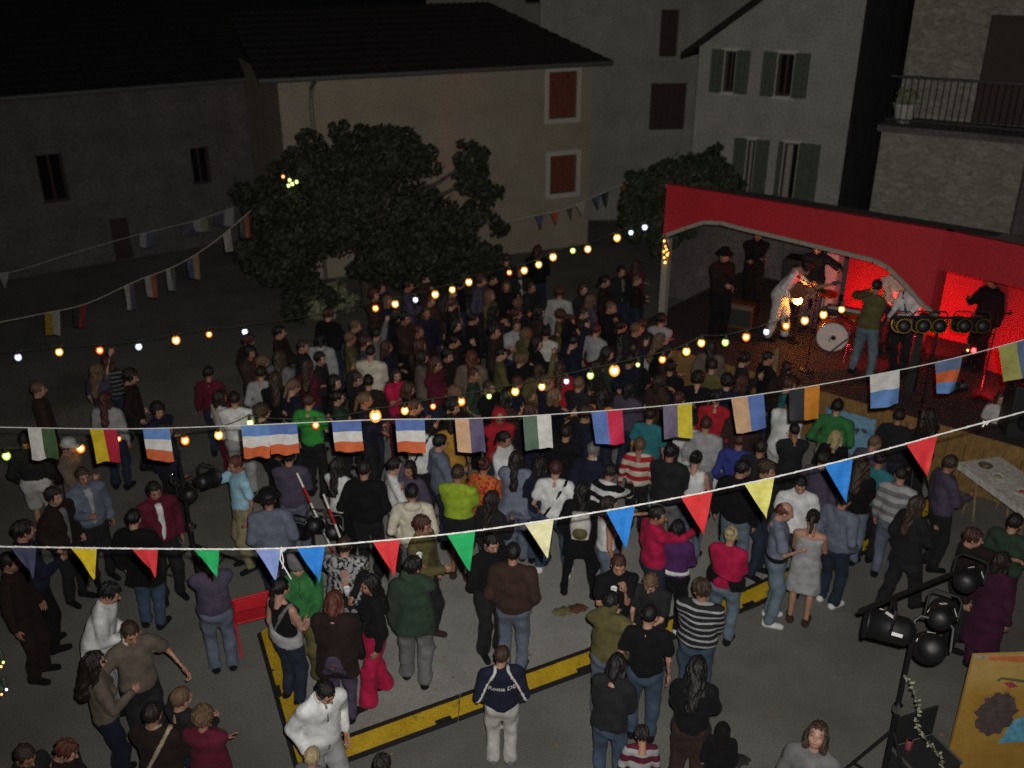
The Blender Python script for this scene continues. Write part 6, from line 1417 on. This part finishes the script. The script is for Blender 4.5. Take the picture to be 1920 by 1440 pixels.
who(1545, 850, 150, 'dark-haired person behind the blue pennant at the right', 1.70, top='hoodie', tc='mauve', bot='trousers', bc='taupe', hair='short', hc='dark')
who(1300, 780, 165, 'woman in a white top and green skirt under the yellow flag', 1.66, top='tee', tc='white', bot='longskirt', bc='green', hair='bun', hc='dark', sex='f')
who(1345, 735, 170, 'person in a dark red top and white trousers near the stage', 1.72, top='sweater', tc='red', bot='trousers', bc='white', hair='messy', hc='black')
who(1220, 768, 165, 'person in a teal shirt under the purple and yellow flag', 1.70, top='tee', tc='teal', bot='jeans', bc='paledenim', hair='short', hc='dark')
who(1325, 785, 170, 'person in a pale grey jacket between the yellow and peach flags', 1.70, top='jacket', tc='lightgrey', bot='jeans', bc='greyblue', hair='short', hc='auburn')
who(1880, 738, 10, 'girl in white standing beyond the white table', 1.50, top='tunic', tc='offwhite', bot='trousers', bc='lightgrey', hair='long', hc='auburn', sex='f')
who(1688, 770, 165, 'person in dark clothes before the lighting stand at the stage', 1.70, top='jacket', tc='charcoal', hair='short', hc='dark')
# ---- bright or easily told figures further back, clothes darkened in place of light falloff
for hx, hy, yaw, lab, kw in (
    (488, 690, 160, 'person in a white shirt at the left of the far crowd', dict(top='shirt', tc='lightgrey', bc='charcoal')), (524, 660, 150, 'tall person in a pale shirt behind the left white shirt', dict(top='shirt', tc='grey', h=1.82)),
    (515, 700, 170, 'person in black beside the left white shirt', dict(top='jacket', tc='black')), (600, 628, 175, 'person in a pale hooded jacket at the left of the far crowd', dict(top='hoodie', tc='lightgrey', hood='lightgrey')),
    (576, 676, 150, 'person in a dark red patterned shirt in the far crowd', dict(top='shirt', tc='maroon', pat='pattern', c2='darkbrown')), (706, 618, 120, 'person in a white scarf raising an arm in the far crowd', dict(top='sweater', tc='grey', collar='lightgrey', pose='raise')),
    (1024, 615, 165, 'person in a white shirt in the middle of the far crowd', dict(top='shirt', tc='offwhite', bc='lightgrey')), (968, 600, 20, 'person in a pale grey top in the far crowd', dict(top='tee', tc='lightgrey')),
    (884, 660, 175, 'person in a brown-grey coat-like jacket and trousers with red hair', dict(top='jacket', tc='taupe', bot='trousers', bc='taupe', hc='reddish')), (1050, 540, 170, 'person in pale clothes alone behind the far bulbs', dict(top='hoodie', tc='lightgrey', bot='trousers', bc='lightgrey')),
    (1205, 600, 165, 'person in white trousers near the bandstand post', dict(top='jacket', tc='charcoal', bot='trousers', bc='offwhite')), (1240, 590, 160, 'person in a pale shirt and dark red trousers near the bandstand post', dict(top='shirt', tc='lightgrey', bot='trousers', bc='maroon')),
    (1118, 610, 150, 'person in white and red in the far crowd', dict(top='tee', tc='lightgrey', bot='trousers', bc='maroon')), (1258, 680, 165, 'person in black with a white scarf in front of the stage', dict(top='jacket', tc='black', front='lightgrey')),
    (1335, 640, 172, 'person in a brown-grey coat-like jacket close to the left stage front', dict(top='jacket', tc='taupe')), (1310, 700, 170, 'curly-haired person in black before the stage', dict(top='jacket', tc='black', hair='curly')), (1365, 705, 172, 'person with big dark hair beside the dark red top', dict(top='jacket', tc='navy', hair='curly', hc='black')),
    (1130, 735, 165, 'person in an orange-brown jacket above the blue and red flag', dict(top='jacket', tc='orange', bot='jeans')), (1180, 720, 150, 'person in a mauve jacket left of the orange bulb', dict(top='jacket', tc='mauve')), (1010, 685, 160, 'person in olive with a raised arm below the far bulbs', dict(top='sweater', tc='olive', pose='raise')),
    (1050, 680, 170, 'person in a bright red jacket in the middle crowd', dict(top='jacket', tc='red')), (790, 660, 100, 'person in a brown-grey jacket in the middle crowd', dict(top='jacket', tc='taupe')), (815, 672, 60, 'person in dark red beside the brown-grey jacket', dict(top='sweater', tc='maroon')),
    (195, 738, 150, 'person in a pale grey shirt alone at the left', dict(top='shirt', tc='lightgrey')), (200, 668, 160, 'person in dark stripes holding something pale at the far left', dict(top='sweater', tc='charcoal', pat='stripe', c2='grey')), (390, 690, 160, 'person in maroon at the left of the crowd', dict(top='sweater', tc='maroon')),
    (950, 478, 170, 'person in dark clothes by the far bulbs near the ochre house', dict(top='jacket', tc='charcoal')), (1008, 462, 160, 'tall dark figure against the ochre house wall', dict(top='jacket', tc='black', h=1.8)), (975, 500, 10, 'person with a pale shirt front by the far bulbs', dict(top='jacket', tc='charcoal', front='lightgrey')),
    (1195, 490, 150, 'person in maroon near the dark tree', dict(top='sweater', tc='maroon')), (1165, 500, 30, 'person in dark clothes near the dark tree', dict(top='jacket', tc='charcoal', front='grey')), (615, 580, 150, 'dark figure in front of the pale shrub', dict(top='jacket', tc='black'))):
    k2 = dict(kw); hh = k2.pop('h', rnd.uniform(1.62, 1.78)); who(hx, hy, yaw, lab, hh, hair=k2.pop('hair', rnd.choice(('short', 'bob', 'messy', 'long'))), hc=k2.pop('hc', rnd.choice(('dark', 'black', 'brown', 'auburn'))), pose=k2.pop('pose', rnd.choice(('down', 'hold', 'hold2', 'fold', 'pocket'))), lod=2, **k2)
# ---- the rest of the packed crowd in front of the stage
DARK = ['charcoal', 'black', 'navy', 'brown', 'darkbrown', 'charcoal', 'black', 'navy', 'mauve', 'darkgreen', 'olive', 'darkbrown', 'charcoal', 'black', 'darkbrown', 'black', 'brown', 'navy']  # dark clothes, the darkness also standing in for light falloff with distance
NAMES = dict(charcoal='charcoal', black='black', navy='navy', brown='brown', darkbrown='dark brown', maroon='maroon', mauve='mauve-grey', greyblue='blue-grey', darkgreen='dark green', olive='olive', grey='grey', taupe='taupe', purple='purple', red='red', beige='beige', steel='steel blue')
HN = dict(short='short', bob='bobbed', messy='tousled', long='long', ponytail='tied-back', curly='curly', crop='cropped')
marks = [('near the big tree', 640, 560), ('below the big tree', 760, 620), ('at the left of the crowd', 460, 700), ('above the paired flags', 530, 760), ('above the brightest bulb', 700, 740), ('near the ochre wall', 1050, 520), ('in the packed middle', 900, 640), ('near the second brightest bulb', 1152, 680), ('above the peach flag', 880, 730), ('above the green and white flag', 1010, 740), ('above the blue and red flag', 1140, 745), ('near the left stage corner', 1300, 690), ('by the bandstand post', 1235, 560), ('in the dark at the far left', 200, 680), ('below the dark tree', 1130, 580), ('beside the stage front', 1400, 720), ('right of the peach and blue flag', 1560, 800), ('below the white and blue flag', 1690, 840), ('at the left edge', 60, 900)]
seen_labels = {}
cr = random.Random(31); placed = 0; tries = 0
while placed < 96 and tries < 6000:
    tries += 1
    u = cr.random()
    if u < .78: hx, hy = cr.uniform(430, 1260), cr.uniform(515, 765)
    elif u < .88: hx, hy = cr.uniform(1200, 1480), cr.uniform(630, 780)
    elif u < .95: hx, hy = cr.uniform(1480, 1780), cr.uniform(740, 900)
    else: hx, hy = cr.uniform(60, 440), cr.uniform(660, 800)
    if hx < 430 and cr.random() < .6: continue
    hh = cr.uniform(1.58, 1.82); p = atz(hx, hy, hh)
    if hx < 700 and hy < 600: continue
    s, y = stage_sy(p)
    if s > -.8 and y > DY - .45: continue
    if any((p.x - a) ** 2 + (p.y - b) ** 2 < (.44 if p.y > 13 else .50) ** 2 for a, b in OCC): continue
    col = cr.choice(DARK); hs_ = cr.choice(list(HN)); fem = hs_ in ('bob', 'long', 'ponytail'); kind = cr.choice(('jacket', 'sweater', 'hoodie', 'tee', 'shirt', 'coat'))
    hcol = cr.choice(('dark', 'black', 'brown', 'auburn', 'black', 'lightbrown'))
    mk = min(marks, key=lambda m_: (m_[1] - hx) ** 2 + 1.5 * (m_[2] - hy) ** 2)[0]
    base = '%s-haired person, %s, in a %s %s %s' % ({'dark': 'dark', 'black': 'black', 'brown': 'brown', 'auburn': 'auburn', 'lightbrown': 'light brown'}[hcol], HN[hs_] + ' cut', NAMES[col], {'tee': 'T-shirt'}.get(kind, kind), mk)
    if base in seen_labels: continue
    seen_labels[base] = 1
    to_stage = math.degrees(math.atan2(5.6 - p.x, -(15.5 - p.y))) - math.degrees(math.atan2(-p.x, p.y))
    who(hx, hy, to_stage + cr.gauss(0, 28), base, hh, top=kind, tc=col, bot=cr.choice(('jeans', 'jeans', 'trousers')), bc=cr.choice(('darkdenim', 'charcoal', 'darkdenim', 'black', 'darkbrown', 'charcoal')), hair=hs_, hc=hcol, pose=cr.choice(('down', 'hold', 'hold2', 'fold', 'pocket', 'clap', 'raise' if cr.random() < .3 else 'down', 'drink')), lod=2, sex='f' if fem else 'm', nod=cr.uniform(0, 14), turn=cr.uniform(-25, 25), group='people packed in the crowd before the stage')
    placed += 1
# ---- the band
def on_deck(fx, fy): return atz(fx, fy, DZ)
def band(fx, fy, yaw, label, **kw):
    p = on_deck(fx, fy); h = kw.pop('h', 1.75); d = dict(top='shirt', tc='white', bot='jeans', bc='denim', hair='short', hc='dark', pose='down'); d.update(kw)
    return person(p.x, p.y, yaw, h, d.pop('top'), d.pop('tc'), d.pop('bot'), d.pop('bc'), d.pop('hair'), d.pop('hc'), d.pop('pose'), label, DZ, 1, seed=int(fx), **d), p
def guitar(P, rz, label, col='guitar_red'):
    e = empty('guitar', P, rz, label, 'guitar'); e.rotation_euler = (R(80), R(-22), rz)
    m = MB(); o2 = [(.19 * math.cos(a) * (1 + .12 * math.cos(2 * a)), .14 * math.sin(a) * (1 - .18 * math.cos(a))) for a in [i * PI / 14 for i in range(28)]]
    n = len(o2); m.add([(x, y, -.03) for x, y in o2] + [(x, y, .03) for x, y in o2], [tuple(range(n))[::-1], tuple(range(n, 2 * n))] + [(i, (i + 1) % n, n + (i + 1) % n, n + i) for i in range(n)]); m.build('guitar_body', col, e)
    m = MB(); m.box(.16, .62, -.022, .022, .005, .04); m.build('neck', 'wood', e); m = MB(); m.box(.62, .76, -.035, .035, .005, .03); m.build('headstock', 'case', e)
    return e
_, p = band(1452, 636, 75, 'guitarist in white bending forward in the orange light on stage', tc='white', bot='trousers', bc='offwhite', hair='messy', hc='black', pose='guitar', lean=34, nod=30, stance='step')
guitar((p.x + .28, p.y - .18, DZ + 1.02), R(-25), 'dark red guitar held by the bending guitarist')
band(1512, 618, 10, 'musician in black with a red hat behind the bending guitarist', top='jacket', tc='charcoal', bot='trousers', bc='mauve', hat=('cap', 'red'), pose='guitar', h=1.80)
_, p = band(1612, 706, 150, 'musician in an olive jacket and pale jeans at the stage front', top='jacket', tc='olive', bot='jeans', bc='paledenim', hc='black', pose='violin', lean=6, turn=20, stance='wide')
band(1655, 655, 20, 'drummer in a white shirt tinted for yellow light behind the front musicians', tc='cream', bot='trousers', bc='charcoal', hc='dark', pose='keys', h=1.68, nod=18)  # cream colour stands in for yellow light on a white shirt
band(1684, 700, -30, 'musician in a white shirt with braces beside the pale drum', tc='white', bot='trousers', bc='charcoal', hc='black', pose='keys', nod=22, strap='charcoal')
band(1828, 690, -40, 'dark figure singing in front of the red lit side wall', top='jacket', tc='black', bot='trousers', bc='black', hair='curly', hc='black', pose='talk')
band(1343, 632, 30, 'man in a wide black hat standing at the left of the stage', top='jacket', tc='darkbrown', bot='trousers', bc='black', hat=('brim', 'black'), pose='hold2')
band(1405, 588, 5, 'man in a pale tall hat at the back of the stage', top='jacket', tc='black', bot='trousers', bc='black', hat=('tall', 'lightgrey'), pose='fold', h=1.8)
